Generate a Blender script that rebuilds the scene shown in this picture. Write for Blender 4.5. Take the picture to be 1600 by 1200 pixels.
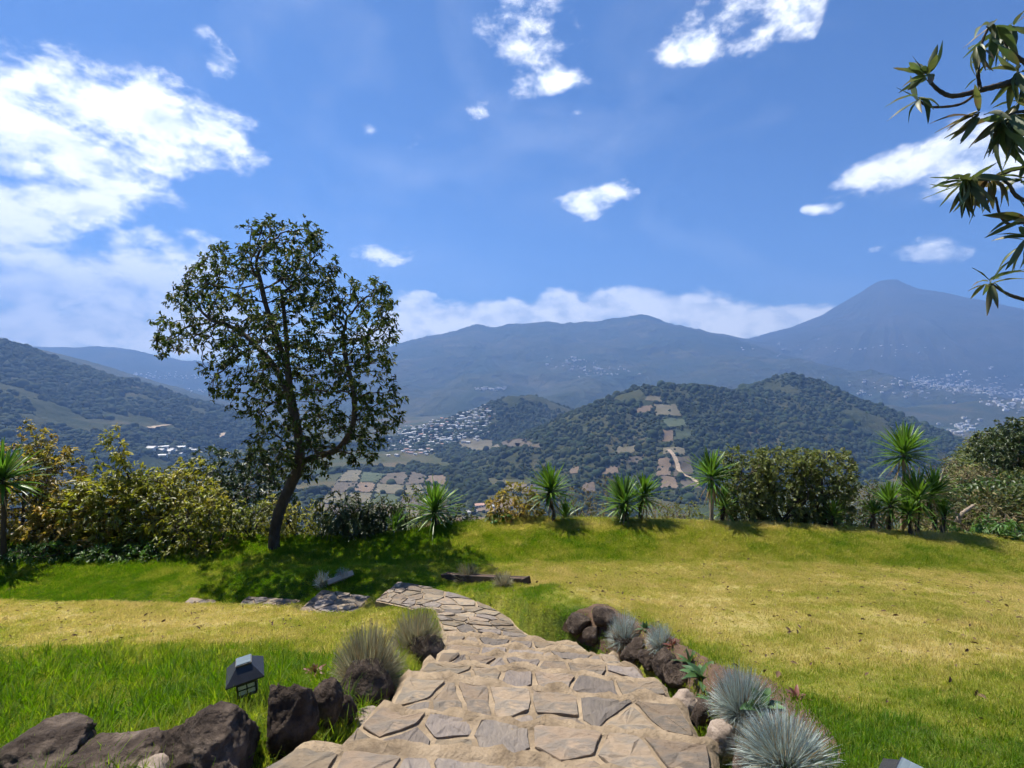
import bpy, math, random
import numpy as np
from mathutils import Vector, Matrix, Euler, kdtree

for o in list(bpy.data.objects): bpy.data.objects.remove(o, do_unlink=True)
scene = bpy.context.scene
COL = scene.collection
R = math.radians
random.seed(7)
RNG = np.random.default_rng(11)

# ------------------------------------------------------------------ camera
FPX, PITCH = 760.0, R(3.0)              # focal length in photo pixels (1600 wide), tilt below level
cam = bpy.data.cameras.new('camera'); cam.sensor_width = 36; cam.lens = FPX / 1600 * 36
cam.clip_start = 0.05; cam.clip_end = 90000
camo = bpy.data.objects.new('camera', cam); COL.objects.link(camo)
camo.location = (0, 0, 0); camo.rotation_euler = (math.pi / 2 - PITCH, 0, 0)
scene.camera = camo

# ------------------------------------------------------------------ light and sky
SUN_AZ, SUN_EL = R(-48), R(59)          # azimuth from +Y towards +X
scene.view_settings.view_transform = 'Standard'; scene.view_settings.look = 'None'
scene.view_settings.gamma = 1; scene.view_settings.use_curve_mapping = False
scene.view_settings.exposure = 1.25
SUN = Vector((math.sin(SUN_AZ) * math.cos(SUN_EL), math.cos(SUN_AZ) * math.cos(SUN_EL), math.sin(SUN_EL)))
sl = bpy.data.lights.new('sun', 'SUN'); sl.energy = 4.6; sl.angle = R(0.53); sl.color = (1.0, 0.94, 0.84)
so = bpy.data.objects.new('sun', sl); COL.objects.link(so); so.rotation_euler = SUN.to_track_quat('Z', 'Y').to_euler()
scene.cycles.use_denoising = True
scene.cycles.use_adaptive_sampling = True; scene.cycles.adaptive_threshold = .04; scene.cycles.adaptive_min_samples = 10
scene.cycles.max_bounces = 6; scene.cycles.diffuse_bounces = 2; scene.cycles.glossy_bounces = 2
scene.cycles.transmission_bounces = 3; scene.cycles.transparent_max_bounces = 8; scene.cycles.volume_bounces = 0

CP, SP = math.cos(PITCH), math.sin(PITCH)
def ray(px, py):
    u, v = (px - 800) / FPX, (600 - py) / FPX
    return np.array([u, CP + v * SP, -SP + v * CP])
def at_y(px, py, Y): d = ray(px, py); return d * (Y / d[1])
def at_z(px, py, z): d = ray(px, py); return d * (z / d[2])
def ppm(Y): return FPX / Y               # photo pixels per metre at forward distance Y

world = bpy.data.worlds.new('World'); scene.world = world; world.use_nodes = True
wt = world.node_tree; wt.nodes.clear()
def wn(t, **k):
    n = wt.nodes.new(t)
    for a, v in k.items(): setattr(n, a, v)
    return n
def wmath(op, a, b=None, c=None, clamp=False):
    n = wn('ShaderNodeMath', operation=op, use_clamp=clamp)
    for i, v in enumerate((a, b, c)):
        if v is None: continue
        if hasattr(v, 'node'): wt.links.new(v, n.inputs[i])
        else: n.inputs[i].default_value = v
    return n.outputs[0]
SKY_STRENGTH = 0.051
sky = wn('ShaderNodeTexSky', sky_type='NISHITA', sun_disc=False, sun_elevation=SUN_EL, sun_rotation=SUN_AZ)
sky.altitude = 2000; sky.air_density = 1.0; sky.dust_density = 1.0; sky.ozone_density = 3.0
tc = wn('ShaderNodeTexCoord'); DIR = tc.outputs['Generated']
CLOUDS = [  # photo px, py, half width, half height, weight, tilt
 (225,180,135,58,1.0,5),(315,200,60,45,1.0,20),(290,245,50,20,.8,12),(130,160,60,45,.9,0),
 (30,205,100,66,1.0,15),(120,245,130,42,1.0,20),(15,150,60,40,.9,0),(230,258,60,16,.6,5),
 (60,300,100,32,1.0,0),(140,322,62,30,1.0,5),(20,365,80,55,.9,0),
 (90,440,220,50,1.15,-3),(215,430,115,52,1.05,-12),(50,500,220,50,.75,0),(260,470,80,45,.6,0),(-140,330,130,130,.8,0),
 (340,95,46,24,.5,35),(375,130,30,22,.34,45),(805,20,66,50,.46,30),(848,80,58,66,.42,55),(862,125,50,22,.82,0),(738,175,32,30,.30,0),
 (1088,72,38,26,.85,0),(1140,30,110,36,.44,-5),(1205,45,64,26,.48,-20),(1240,15,36,36,.7,-35),
 (930,316,50,20,1.05,-4),(1289,323,22,10,.8,0),(1452,389,38,18,1.05,-4),(1372,275,60,24,.85,-12),(1460,255,110,34,.9,-12),(1570,240,110,42,.9,-8),
 (595,402,40,14,.75,0),(240,370,34,13,.9,5),(300,368,40,12,.6,0),(645,230,30,16,.22,0),(575,205,22,14,.18,0),(890,190,24,12,.22,0),(1365,396,10,5,.5,-30),
 (650,482,34,22,1.5,0),(690,503,90,27,1.6,0),(790,496,100,24,1.6,0),(880,484,50,24,1.7,0),(930,488,65,24,1.6,0),(1000,480,75,24,1.7,0),(1075,490,75,24,1.6,0),(1135,496,55,22,1.6,0),(1200,499,95,17,1.6,0),(1160,513,120,18,1.5,0),(1262,494,46,9,1.5,0),(640,526,100,18,1.5,0),
 (110,505,320,60,1.0,0),(60,425,150,36,.95,0),(180,475,165,32,.95,0),(480,520,160,30,.45,0),
 (-700,200,180,60,.8,5),(-500,-200,120,70,.7,0),(2300,250,200,60,.8,0),(2000,-350,150,60,.6,10),(600,-700,150,80,.5,0),(1300,-500,130,50,.5,20)]
acc = None
# soften the blob outlines with a warped direction
wnz = wn('ShaderNodeTexNoise'); wnz.inputs['Scale'].default_value = 9; wnz.inputs['Detail'].default_value = 5
wt.links.new(DIR, wnz.inputs['Vector'])
wsub = wn('ShaderNodeVectorMath', operation='SUBTRACT'); wt.links.new(wnz.outputs['Color'], wsub.inputs[0]); wsub.inputs[1].default_value = (.5, .5, .5)
wmul = wn('ShaderNodeVectorMath', operation='SCALE'); wt.links.new(wsub.outputs[0], wmul.inputs[0]); wmul.inputs['Scale'].default_value = 0.075
wadd = wn('ShaderNodeVectorMath', operation='ADD'); wt.links.new(DIR, wadd.inputs[0]); wt.links.new(wmul.outputs[0], wadd.inputs[1])
for (px, py, rx, ry, wgt, tilt) in CLOUDS:
    d = Vector(ray(px, py)); L = d.length; d.normalize()
    right = Vector((d.y, -d.x, 0)).normalized(); up = right.cross(d)
    rot = Matrix((right, d, up)).transposed() @ Matrix.Rotation(R(tilt), 3, 'Y')
    mp = wn('ShaderNodeMapping', vector_type='TEXTURE')
    mp.inputs['Location'].default_value = d; mp.inputs['Rotation'].default_value = rot.to_euler()
    mp.inputs['Scale'].default_value = (1.5 * rx / FPX / L, 0.6, 1.5 * ry / FPX / L)
    wt.links.new(wadd.outputs[0], mp.inputs['Vector'])
    ln = wn('ShaderNodeVectorMath', operation='LENGTH'); wt.links.new(mp.outputs[0], ln.inputs[0])
    m = wmath('MULTIPLY_ADD', ln.outputs['Value'], -wgt, wgt)
    acc = m if acc is None else wmath('SMOOTH_MAX', acc, m, 0.12)
acc = wmath('MAXIMUM', acc, 0.0)
mpz = wn('ShaderNodeMapping'); mpz.inputs['Scale'].default_value = (1, 1, 1.7); wt.links.new(DIR, mpz.inputs['Vector'])
nz = wn('ShaderNodeTexNoise'); nz.inputs['Scale'].default_value = 17; nz.inputs['Detail'].default_value = 9; nz.inputs['Roughness'].default_value = .60; nz.inputs['Distortion'].default_value = .15
wt.links.new(mpz.outputs[0], nz.inputs['Vector'])
den = wmath('ADD', wmath('MULTIPLY', acc, 1.25), wmath('MULTIPLY', wmath('SUBTRACT', nz.outputs['Fac'], .5), 2.2))
den = wmath('MULTIPLY', den, wmath('MULTIPLY', acc, 6.0, clamp=True))
mr = wn('ShaderNodeMapRange', interpolation_type='SMOOTHSTEP'); wt.links.new(den, mr.inputs['Value'])
mr.inputs['From Min'].default_value = .10; mr.inputs['From Max'].default_value = .95
alpha = mr.outputs[0]
# thin veil everywhere
nz2 = wn('ShaderNodeTexNoise'); nz2.inputs['Scale'].default_value = 2.6; nz2.inputs['Detail'].default_value = 7; nz2.inputs['Distortion'].default_value = .8
wt.links.new(mpz.outputs[0], nz2.inputs['Vector'])
mrv = wn('ShaderNodeMapRange'); wt.links.new(nz2.outputs['Fac'], mrv.inputs['Value'])
mrv.inputs['From Min'].default_value = .48; mrv.inputs['From Max'].default_value = .85; mrv.inputs['To Max'].default_value = .16
alpha = wmath('MAXIMUM', alpha, mrv.outputs[0])
# lit tops, greyer thick bases
crr = wn('ShaderNodeValToRGB'); wt.links.new(nz.outputs['Fac'], crr.inputs[0])
crr.color_ramp.elements[0].position = .36; crr.color_ramp.elements[0].color = (8.2, 9.2, 10.8, 1)
crr.color_ramp.elements[1].position = .56; crr.color_ramp.elements[1].color = (14.2, 14.3, 14.4, 1)
tint = wn('ShaderNodeMix', data_type='RGBA', blend_type='MULTIPLY'); tint.inputs['Factor'].default_value = 1.0
wt.links.new(sky.outputs[0], tint.inputs['A']); tint.inputs['B'].default_value = (.50, .83, 1.18, 1)
mixc = wn('ShaderNodeMix', data_type='RGBA'); wt.links.new(alpha, mixc.inputs['Factor'])
wt.links.new(tint.outputs['Result'], mixc.inputs['A']); wt.links.new(crr.outputs[0], mixc.inputs['B'])
bg = wn('ShaderNodeBackground'); bg.inputs['Strength'].default_value = SKY_STRENGTH
wt.links.new(mixc.outputs['Result'], bg.inputs['Color'])
world.cycles.sampling_method = 'MANUAL'; world.cycles.sample_map_resolution = 256
wo = wn('ShaderNodeOutputWorld'); wt.links.new(bg.outputs[0], wo.inputs['Surface'])

# ------------------------------------------------------------------ numeric helpers
def _h(ix, iy, iz, seed):
    with np.errstate(over='ignore'):
        n = (ix.astype(np.int64) * 374761393 + iy.astype(np.int64) * 668265263 + iz.astype(np.int64) * 2147483647 + seed * 144665) & 0xffffffff
        n = ((n ^ (n >> 13)) * 1274126177) & 0xffffffff
        n = ((n ^ (n >> 16)) * 2246822519) & 0xffffffff
    return ((n ^ (n >> 15)) & 0xffff) / 65535.0
def vnoise(x, y, z=None, seed=0):
    x = np.asarray(x, float); y = np.asarray(y, float)
    xi, yi = np.floor(x).astype(np.int64), np.floor(y).astype(np.int64)
    fx, fy = x - xi, y - yi
    fx = fx * fx * fx * (fx * (fx * 6 - 15) + 10); fy = fy * fy * fy * (fy * (fy * 6 - 15) + 10)
    def plane(zi):
        a, b = _h(xi, yi, zi, seed), _h(xi + 1, yi, zi, seed)
        c, d = _h(xi, yi + 1, zi, seed), _h(xi + 1, yi + 1, zi, seed)
        return (a + (b - a) * fx) * (1 - fy) + (c + (d - c) * fx) * fy
    if z is None: return plane(np.zeros_like(xi)) * 2 - 1
    z = np.asarray(z, float); zi = np.floor(z).astype(np.int64); fz = z - zi; fz = fz * fz * (3 - 2 * fz)
    return (plane(zi) * (1 - fz) + plane(zi + 1) * fz) * 2 - 1
def fbm(x, y, z=None, octv=5, seed=0, gain=.5, ridged=False):
    s = 0; a = 1; t = 0; f = 1.0
    for i in range(octv):
        n = vnoise(x * f, y * f, None if z is None else z * f, seed + i * 17)
        if ridged: n = 1 - 2 * np.abs(n)
        s = s + a * n; t += a; a *= gain; f *= 2.03
    return s / t
def sstep(a, b, v):
    t = np.clip((v - a) / (b - a), 0, 1); return t * t * (3 - 2 * t)

def mesh_np(name, V, F, mat=None, parent=None, smooth=False, link=True, attrs=None):
    V = np.asarray(V, np.float32).reshape(-1, 3); F = np.asarray(F, np.int32)
    me = bpy.data.meshes.new(name); M, k = F.shape
    me.vertices.add(len(V)); me.vertices.foreach_set('co', V.ravel())
    me.loops.add(M * k); me.loops.foreach_set('vertex_index', F.ravel())
    me.polygons.add(M); me.polygons.foreach_set('loop_start', np.arange(0, M * k, k, dtype=np.int32))
    if smooth: me.polygons.foreach_set('use_smooth', np.ones(M, bool))
    me.update(calc_edges=True)
    for an, av in (attrs or {}).items():
        a = me.attributes.new(an, 'FLOAT', 'POINT'); a.data.foreach_set('value', np.asarray(av, np.float32).ravel())
    if mat: me.materials.append(mat)
    o = bpy.data.objects.new(name, me)
    if link: COL.objects.link(o)
    if parent: o.parent = parent
    return o
def mesh_py(name, V, F, mat=None, parent=None, smooth=False, link=True):
    me = bpy.data.meshes.new(name); me.from_pydata([tuple(v) for v in V], [], F); me.update()
    if mat: me.materials.append(mat)
    if smooth: me.polygons.foreach_set('use_smooth', [True] * len(me.polygons))
    o = bpy.data.objects.new(name, me)
    if link: COL.objects.link(o)
    if parent: o.parent = parent
    return o
def tag(o, label=None, cat=None, group=None, kind=None):
    if label: o['label'] = label
    if cat: o['category'] = cat
    if group: o['group'] = group
    if kind: o['kind'] = kind
    return o
def empty(name, loc):
    o = bpy.data.objects.new(name, None); o.location = tuple(loc); o.empty_display_size = .1; COL.objects.link(o); return o
def grid_faces(nu, nv):
    i = np.arange(nu - 1)[:, None] * nv + np.arange(nv - 1)[None, :]
    i = i.ravel(); return np.stack([i, i + nv, i + nv + 1, i + 1], 1)

# ------------------------------------------------------------------ materials
def newmat(name):
    m = bpy.data.materials.new(name); m.use_nodes = True; m.node_tree.nodes.clear(); return m, m.node_tree
def pmat(name, cols, scale=4.0, detail=6.0, rough=.85, bump=0.0, bscale=None, bdist=.02, coord='Object', stretch=(1, 1, 1),
         island=0.0, objrand=0.0, transl=0.0, tcol=None, spec=.3, attr=None, pos=None, hue=0.0, back=None):
    m, nt = newmat(name)
    N = lambda t: nt.nodes.new(t)
    L = nt.links.new
    if coord == 'Position': src = N('ShaderNodeNewGeometry').outputs['Position']
    else: src = N('ShaderNodeTexCoord').outputs[coord]
    mp = N('ShaderNodeMapping'); mp.inputs['Scale'].default_value = stretch; L(src, mp.inputs['Vector'])
    nz = N('ShaderNodeTexNoise'); nz.inputs['Scale'].default_value = scale; nz.inputs['Detail'].default_value = 2.0 if (island or attr) else detail; nz.inputs['Roughness'].default_value = .6
    L(mp.outputs[0], nz.inputs['Vector'])
    fac = nz.outputs['Fac']
    if attr:                                   # attr = (name, type, noise weight): a colour that lies in the thing itself
        at = N('ShaderNodeAttribute'); at.attribute_name = attr[0]; at.attribute_type = attr[1]
        ma = N('ShaderNodeMath'); ma.operation = 'MULTIPLY_ADD'; L(fac, ma.inputs[0]); ma.inputs[1].default_value = attr[2]
        mb = N('ShaderNodeMath'); mb.operation = 'ADD'; L(at.outputs['Fac'], mb.inputs[0]); mb.inputs[1].default_value = -attr[2] * .5
        L(mb.outputs[0], ma.inputs[2]); fac = ma.outputs[0]
    cr = N('ShaderNodeValToRGB'); L(fac, cr.inputs[0])
    e = cr.color_ramp.elements; n = len(cols)
    lo, hi = (.0, 1.) if attr else (.3, .7)
    while len(e) < n: e.new(.5)
    for i, c in enumerate(cols):
        e[i].position = (pos[i] if pos else lo + (hi - lo) * i / max(1, n - 1)); e[i].color = (*c, 1)
    col = cr.outputs[0]
    rnd = None
    if island: rnd = (N('ShaderNodeNewGeometry').outputs['Random Per Island'], island)
    if objrand: rnd = (N('ShaderNodeObjectInfo').outputs['Random'], objrand)
    if rnd:
        hs = N('ShaderNodeHueSaturation'); L(col, hs.inputs['Color'])
        mr = N('ShaderNodeMapRange'); L(rnd[0], mr.inputs['Value']); mr.inputs['To Min'].default_value = 1 - rnd[1]; mr.inputs['To Max'].default_value = 1 + rnd[1]
        L(mr.outputs[0], hs.inputs['Value'])
        if hue:
            wn_ = N('ShaderNodeTexWhiteNoise'); wn_.noise_dimensions = '1D'; L(rnd[0], wn_.inputs['W'])
            mh = N('ShaderNodeMapRange'); L(wn_.outputs['Value'], mh.inputs['Value']); mh.inputs['To Min'].default_value = .5 - hue; mh.inputs['To Max'].default_value = .5 + hue
            L(mh.outputs[0], hs.inputs['Hue'])
        col = hs.outputs[0]
    bs = N('ShaderNodeBsdfPrincipled'); L(col, bs.inputs['Base Color']); bs.inputs['Roughness'].default_value = rough
    bs.inputs['Specular IOR Level'].default_value = spec
    nrm = None
    if bump:
        n2 = N('ShaderNodeTexNoise'); n2.inputs['Scale'].default_value = bscale or scale * 4; n2.inputs['Detail'].default_value = 9; n2.inputs['Roughness'].default_value = .65
        L(mp.outputs[0], n2.inputs['Vector'])
        b = N('ShaderNodeBump'); b.inputs['Strength'].default_value = bump; b.inputs['Distance'].default_value = bdist; L(n2.outputs['Fac'], b.inputs['Height'])
        L(b.outputs[0], bs.inputs['Normal'])
    out = N('ShaderNodeOutputMaterial'); sh = bs.outputs[0]
    if transl:
        tr = N('ShaderNodeBsdfTranslucent')
        hs2 = N('ShaderNodeHueSaturation'); L(col, hs2.inputs['Color']); hs2.inputs['Value'].default_value = 1.5; hs2.inputs['Saturation'].default_value = 1.1
        if tcol: hs2.inputs['Hue'].default_value = tcol
        L(hs2.outputs[0], tr.inputs['Color'])
        mx = N('ShaderNodeMixShader'); mx.inputs[0].default_value = transl; L(sh, mx.inputs[1]); L(tr.outputs[0], mx.inputs[2]); sh = mx.outputs[0]
    L(sh, out.inputs['Surface'])
    return m

LAWN_COLS = [(.085, .17, .015), (.235, .27, .036), (.37, .335, .085), (.48, .395, .155)]
MAT = {}
MAT['lawn'] = pmat('lawn_turf', [(.045, .08, .012), (.15, .165, .022), (.28, .24, .065), (.36, .29, .12)], 9, attr=('dry', 'GEOMETRY', .5), rough=.95, bump=.9, bscale=45, bdist=.03, spec=.1)
MAT['blade'] = pmat('grass_blade', LAWN_COLS, 14, coord='Position', attr=('dry', 'INSTANCER', .45), rough=.6, transl=.5, island=.3, spec=.2)
MAT['soil'] = pmat('garden_soil', [(.06, .038, .025), (.13, .08, .05)], 10, rough=.95, bump=.7, bscale=40)
MAT['stone'] = pmat('flagstone', [(.14, .105, .074), (.225, .172, .118), (.16, .138, .112), (.29, .217, .143)], 3.5, rough=.88, bump=1.0, bscale=11, bdist=.02, stretch=(1, 2.4, 1), objrand=.30, hue=.007, coord='Object', spec=.25)
MAT['stone_grey'] = pmat('slate_flagstone', [(.12, .10, .084), (.185, .155, .13), (.145, .125, .112), (.23, .19, .15)], 3.0, rough=.85, bump=1.0, bscale=12, bdist=.02, stretch=(2.2, 1, 1), objrand=.28, hue=.006, coord='Object', spec=.25)
MAT['mortar'] = pmat('sandy_mortar', [(.16, .12, .08), (.26, .20, .135), (.34, .265, .18)], 7, rough=.95, bump=.8, bscale=38, bdist=.018, spec=.1)
MAT['rock'] = pmat('volcanic_rock', [(.020, .014, .011), (.06, .044, .033), (.15, .115, .088)], 8, rough=.95, bump=1.0, bscale=14, bdist=.05, objrand=.22, spec=.2)
MAT['rock_pale'] = pmat('pale_rock', [(.16, .12, .09), (.30, .24, .19), (.42, .37, .32)], 5, rough=.92, bump=.9, bscale=22, bdist=.03, spec=.2)
MAT['bark'] = pmat('bark', [(.035, .026, .02), (.10, .075, .055)], 9, rough=.95, bump=.9, bscale=22, bdist=.02, stretch=(1, 1, .3))
MAT['bark_pale'] = pmat('pale_bark', [(.16, .12, .09), (.32, .26, .20)], 12, rough=.95, bump=.8, bscale=40, bdist=.01, stretch=(1, 1, .4))
MAT['deadwood'] = pmat('dead_wood', [(.25, .19, .14), (.42, .36, .29)], 12, rough=.9, bump=.5)
MAT['leaf_tree'] = pmat('tree_leaf', [(.034, .052, .012), (.068, .088, .018)], 1.2, coord='Position', rough=.55, transl=.33, island=.45, hue=.02, spec=.2)
MAT['leaf_dark'] = pmat('dark_leaf', [(.03, .052, .014), (.06, .085, .022)], 1.2, coord='Position', rough=.45, transl=.2, island=.4, hue=.02, spec=.45)
MAT['leaf_gold'] = pmat('golden_leaf', [(.10, .125, .02), (.20, .205, .03), (.27, .24, .04)], 1.1, coord='Position', rough=.45, transl=.42, island=.45, hue=.015, spec=.4)
MAT['leaf_copper'] = pmat('copper_leaf', [(.13, .13, .025), (.23, .19, .04), (.27, .185, .05)], 1.3, coord='Position', rough=.45, transl=.42, island=.4, hue=.015, spec=.4)
MAT['leaf_olive'] = pmat('olive_leaf', [(.075, .10, .024), (.15, .17, .045)], 1.0, coord='Position', rough=.55, transl=.32, island=.4, hue=.02, spec=.4)
MAT['leaf_fresh'] = pmat('fresh_leaf', [(.045, .10, .018), (.09, .17, .03)], 1.0, coord='Position', rough=.45, transl=.35, island=.4, hue=.02, spec=.4)
MAT['twig_dry'] = pmat('dry_twig', [(.10, .075, .05), (.19, .145, .10)], 2, coord='Position', rough=.9, island=.35)
MAT['leaf_dryscrub'] = pmat('scrub_leaf', [(.08, .085, .03), (.17, .14, .06)], 1.0, coord='Position', rough=.7, transl=.2, island=.4, hue=.02)
MAT['yucca'] = pmat('yucca_leaf', [(.06, .125, .02), (.11, .20, .03)], 1.5, coord='Position', rough=.34, transl=.35, island=.3, hue=.012, spec=.3)
MAT['yucca_dead'] = pmat('dead_yucca_leaf', [(.20, .14, .07), (.33, .25, .14)], 3, coord='Position', rough=.8, transl=.2, island=.3)
MAT['fescue'] = pmat('blue_fescue', [(.23, .285, .265), (.37, .43, .40)], 6, coord='Position', rough=.55, transl=.2, island=.4, hue=.02)
MAT['fescue_dry'] = pmat('olive_fescue', [(.16, .16, .09), (.31, .29, .19)], 6, coord='Position', rough=.6, transl=.25, island=.4, hue=.02)
MAT['fescue_base'] = pmat('dry_thatch', [(.18, .14, .08), (.30, .24, .15)], 12, rough=.9)
MAT['succulent'] = pmat('succulent_leaf', [(.04, .09, .03), (.09, .16, .05)], 6, rough=.4, transl=.15, island=.3, spec=.5)
MAT['aeonium'] = pmat('dark_red_succulent', [(.10, .035, .03), (.20, .08, .05)], 6, rough=.5, transl=.15, island=.3)
MAT['branch_leaf'] = pmat('long_leaf', [(.04, .065, .02), (.085, .11, .035), (.15, .08, .045)], 5, rough=.5, transl=.3, objrand=.4, hue=.03, spec=.5, coord='Position')
MAT['litter'] = pmat('dead_leaf', [(.05, .03, .017), (.12, .072, .04)], 6, rough=.9, island=.4, coord='Position')
MAT['timber'] = pmat('dark_timber', [(.025, .018, .014), (.07, .05, .04)], 6, rough=.85, bump=.5, stretch=(.2, 1, 1))
MAT['timber_pale'] = pmat('weathered_timber', [(.28, .24, .19), (.42, .37, .30)], 6, rough=.85, bump=.4)
MAT['black_plastic'] = pmat('black_plastic', [(.018, .018, .02), (.03, .03, .033)], 20, rough=.38, bump=.08, spec=.5)
MAT['solar'] = pmat('solar_cell', [(.10, .13, .14), (.17, .20, .21)], 30, rough=.12, spec=.8, stretch=(.2, 4, 1))
MAT['frost'] = pmat('frosted_pane', [(.62, .63, .62), (.75, .75, .73)], 8, rough=.5)
# far land
MAT['hill'] = pmat('forest_hill', [(.024, .034, .014), (.04, .048, .021), (.06, .062, .029), (.095, .08, .046)], .006, coord='Position', detail=10, rough=.95, bump=1.0, bscale=.06, bdist=9.0, spec=.05)
MAT['valley'] = pmat('valley_ground', [(.028, .042, .016), (.045, .055, .022), (.075, .07, .034), (.12, .095, .055)], .005, coord='Position', detail=10, rough=.95, bump=.8, bscale=.05, bdist=5.0, spec=.05)
MAT['scrubland'] = pmat('scrub_slope', [(.06, .055, .025), (.12, .095, .05), (.17, .125, .07)], .25, coord='Position', rough=.95, bump=.8, bscale=2.5, bdist=.3, spec=.05)
MAT['mountain'] = pmat('far_mountain', [(.024, .036, .018), (.036, .048, .024), (.055, .06, .032), (.10, .095, .055)], .0022, coord='Position', detail=12, rough=.95, bump=1.0, bscale=.012, bdist=40.0, spec=.05)
MAT['volcano'] = pmat('volcano_slope', [(.03, .037, .022), (.042, .046, .028), (.065, .06, .04)], .0022, coord='Position', detail=12, rough=.95, bump=1.0, bscale=.010, bdist=30.0, spec=.05)
MAT['far_tree'] = pmat('far_tree', [(.017, .026, .011), (.031, .042, .017)], .02, coord='Position', rough=.9, objrand=.45, hue=.03, spec=.1)
MAT['wall'] = pmat('house_wall', [(.52, .49, .45), (.70, .68, .64)], .05, coord='Position', rough=.85, objrand=.2)
MAT['roof'] = pmat('tin_roof', [(.26, .26, .26), (.50, .49, .48)], .05, coord='Position', rough=.5, objrand=.35)
MAT['roof_rust'] = pmat('rusty_roof', [(.30, .15, .10), (.42, .26, .20)], .05, coord='Position', rough=.7, objrand=.3)
MAT['dirt'] = pmat('dirt_road', [(.30, .225, .15), (.40, .31, .215)], .1, coord='Position', rough=.95)
FIELD = [pmat('ploughed_field', [(.065, .053, .036), (.105, .084, .058)], .04, coord='Position', rough=.95, bump=.5, bscale=.3, bdist=.6),
         pmat('dry_field', [(.09, .08, .048), (.14, .122, .074)], .04, coord='Position', rough=.95, bump=.5, bscale=.3, bdist=.6),
         pmat('green_field', [(.04, .055, .024), (.064, .078, .036)], .04, coord='Position', rough=.95, bump=.5, bscale=.3, bdist=.6),
         pmat('bare_field', [(.115, .083, .054), (.165, .12, .078)], .04, coord='Position', rough=.95, bump=.5, bscale=.3, bdist=.6)]
# ------------------------------------------------------------------ garden ground
def smooth_path(pts, n):
    P = np.asarray(pts, float); t = np.linspace(0, len(P) - 1, n); out = []
    for s in t:
        i = min(int(s), len(P) - 2); f = s - i
        p0, p1, p2, p3 = P[max(i - 1, 0)], P[i], P[i + 1], P[min(i + 2, len(P) - 1)]
        out.append(.5 * ((2 * p1) + (-p0 + p2) * f + (2 * p0 - 5 * p1 + 4 * p2 - p3) * f * f + (-p0 + 3 * p1 - 3 * p2 + p3) * f ** 3))
    return np.array(out)
def poly_sd(x, y, poly):
    """signed distance (negative inside) from points to a polygon in the ground plane"""
    P = np.asarray(poly, float)[:, :2]; x = np.asarray(x, float); y = np.asarray(y, float)
    d = np.full(x.shape, 1e9); ins = np.zeros(x.shape, bool)
    for i in range(len(P)):
        a, b = P[i - 1], P[i]; e = b - a
        t = np.clip(((x - a[0]) * e[0] + (y - a[1]) * e[1]) / max(1e-12, e @ e), 0, 1)
        d = np.minimum(d, np.hypot(x - a[0] - e[0] * t, y - a[1] - e[1] * t))
        c = ((a[1] > y) != (b[1] > y)) & (x < (b[0] - a[0]) * (y - a[1]) / (b[1] - a[1] + 1e-12) + a[0])
        ins ^= c
    return np.where(ins, -d, d)
def plane_fit(P):
    P = np.asarray(P); A = np.c_[P[:, 0], P[:, 1], np.ones(len(P))]
    return np.linalg.lstsq(A, P[:, 2], rcond=None)[0]

# nosing lines of the descending steps: photo left end, right end, height below the eye
NOSE = [((480, 1148), (1135, 1212), -1.75), ((588, 1094), (1122, 1150), -1.92), ((626, 1048), (1070, 1092), -2.08),
        ((662, 1028), (1040, 1060), -2.24), ((684, 1014), (1000, 1038), -2.39), ((690, 1002), (965, 1019), -2.53), ((692, 987), (905, 1004), -2.67)]
nose = [(at_z(*l, z), at_z(*r, z)) for l, r, z in NOSE]
nose.insert(0, (nose[0][0] + np.array([-.45, -.5, .17]), nose[0][1] + np.array([.05, -.42, .17])))
nose.insert(0, (nose[0][0] + np.array([-.2, -.5, .17]), nose[0][1] + np.array([.05, -.45, .17])))
STEPS = []                                # tread polygons: near left, near right, far right, far left
for (l0, r0), (l1, r1) in zip(nose[:-1], nose[1:]):
    z = l1[2]; q = [l0.copy(), r0.copy(), r1.copy(), l1.copy()]
    for p in q: p[2] = z
    STEPS.append(np.array(q))
SLABS = [np.array([at_z(*p) for p in poly]) for poly in [
    [(692, 990, -2.80), (900, 1006, -2.80), (835, 996, -2.84), (812, 983, -2.90), (795, 966, -2.97), (762, 946, -3.06), (705, 926, -3.17), (650, 911, -3.26), (622, 908, -3.30), (586, 946, -3.22), (640, 953, -3.10), (684, 966, -2.97)],
    [(462, 958, -3.42), (550, 966, -3.36), (582, 933, -3.44), (503, 922, -3.52)],
    [(360, 954, -3.62), (448, 958, -3.58), (468, 938, -3.62), (388, 932, -3.68)],
    [(272, 954, -3.80), (345, 956, -3.78), (338, 938, -3.82), (298, 934, -3.86)]]]
for k_, e_ in ((0, nose[-1][0]), (1, nose[-1][1])): SLABS[0][k_] = (e_[0], e_[1] - .04, -2.80)
PATHS = STEPS + SLABS
PLANES = [plane_fit(p) for p in PATHS]

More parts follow.
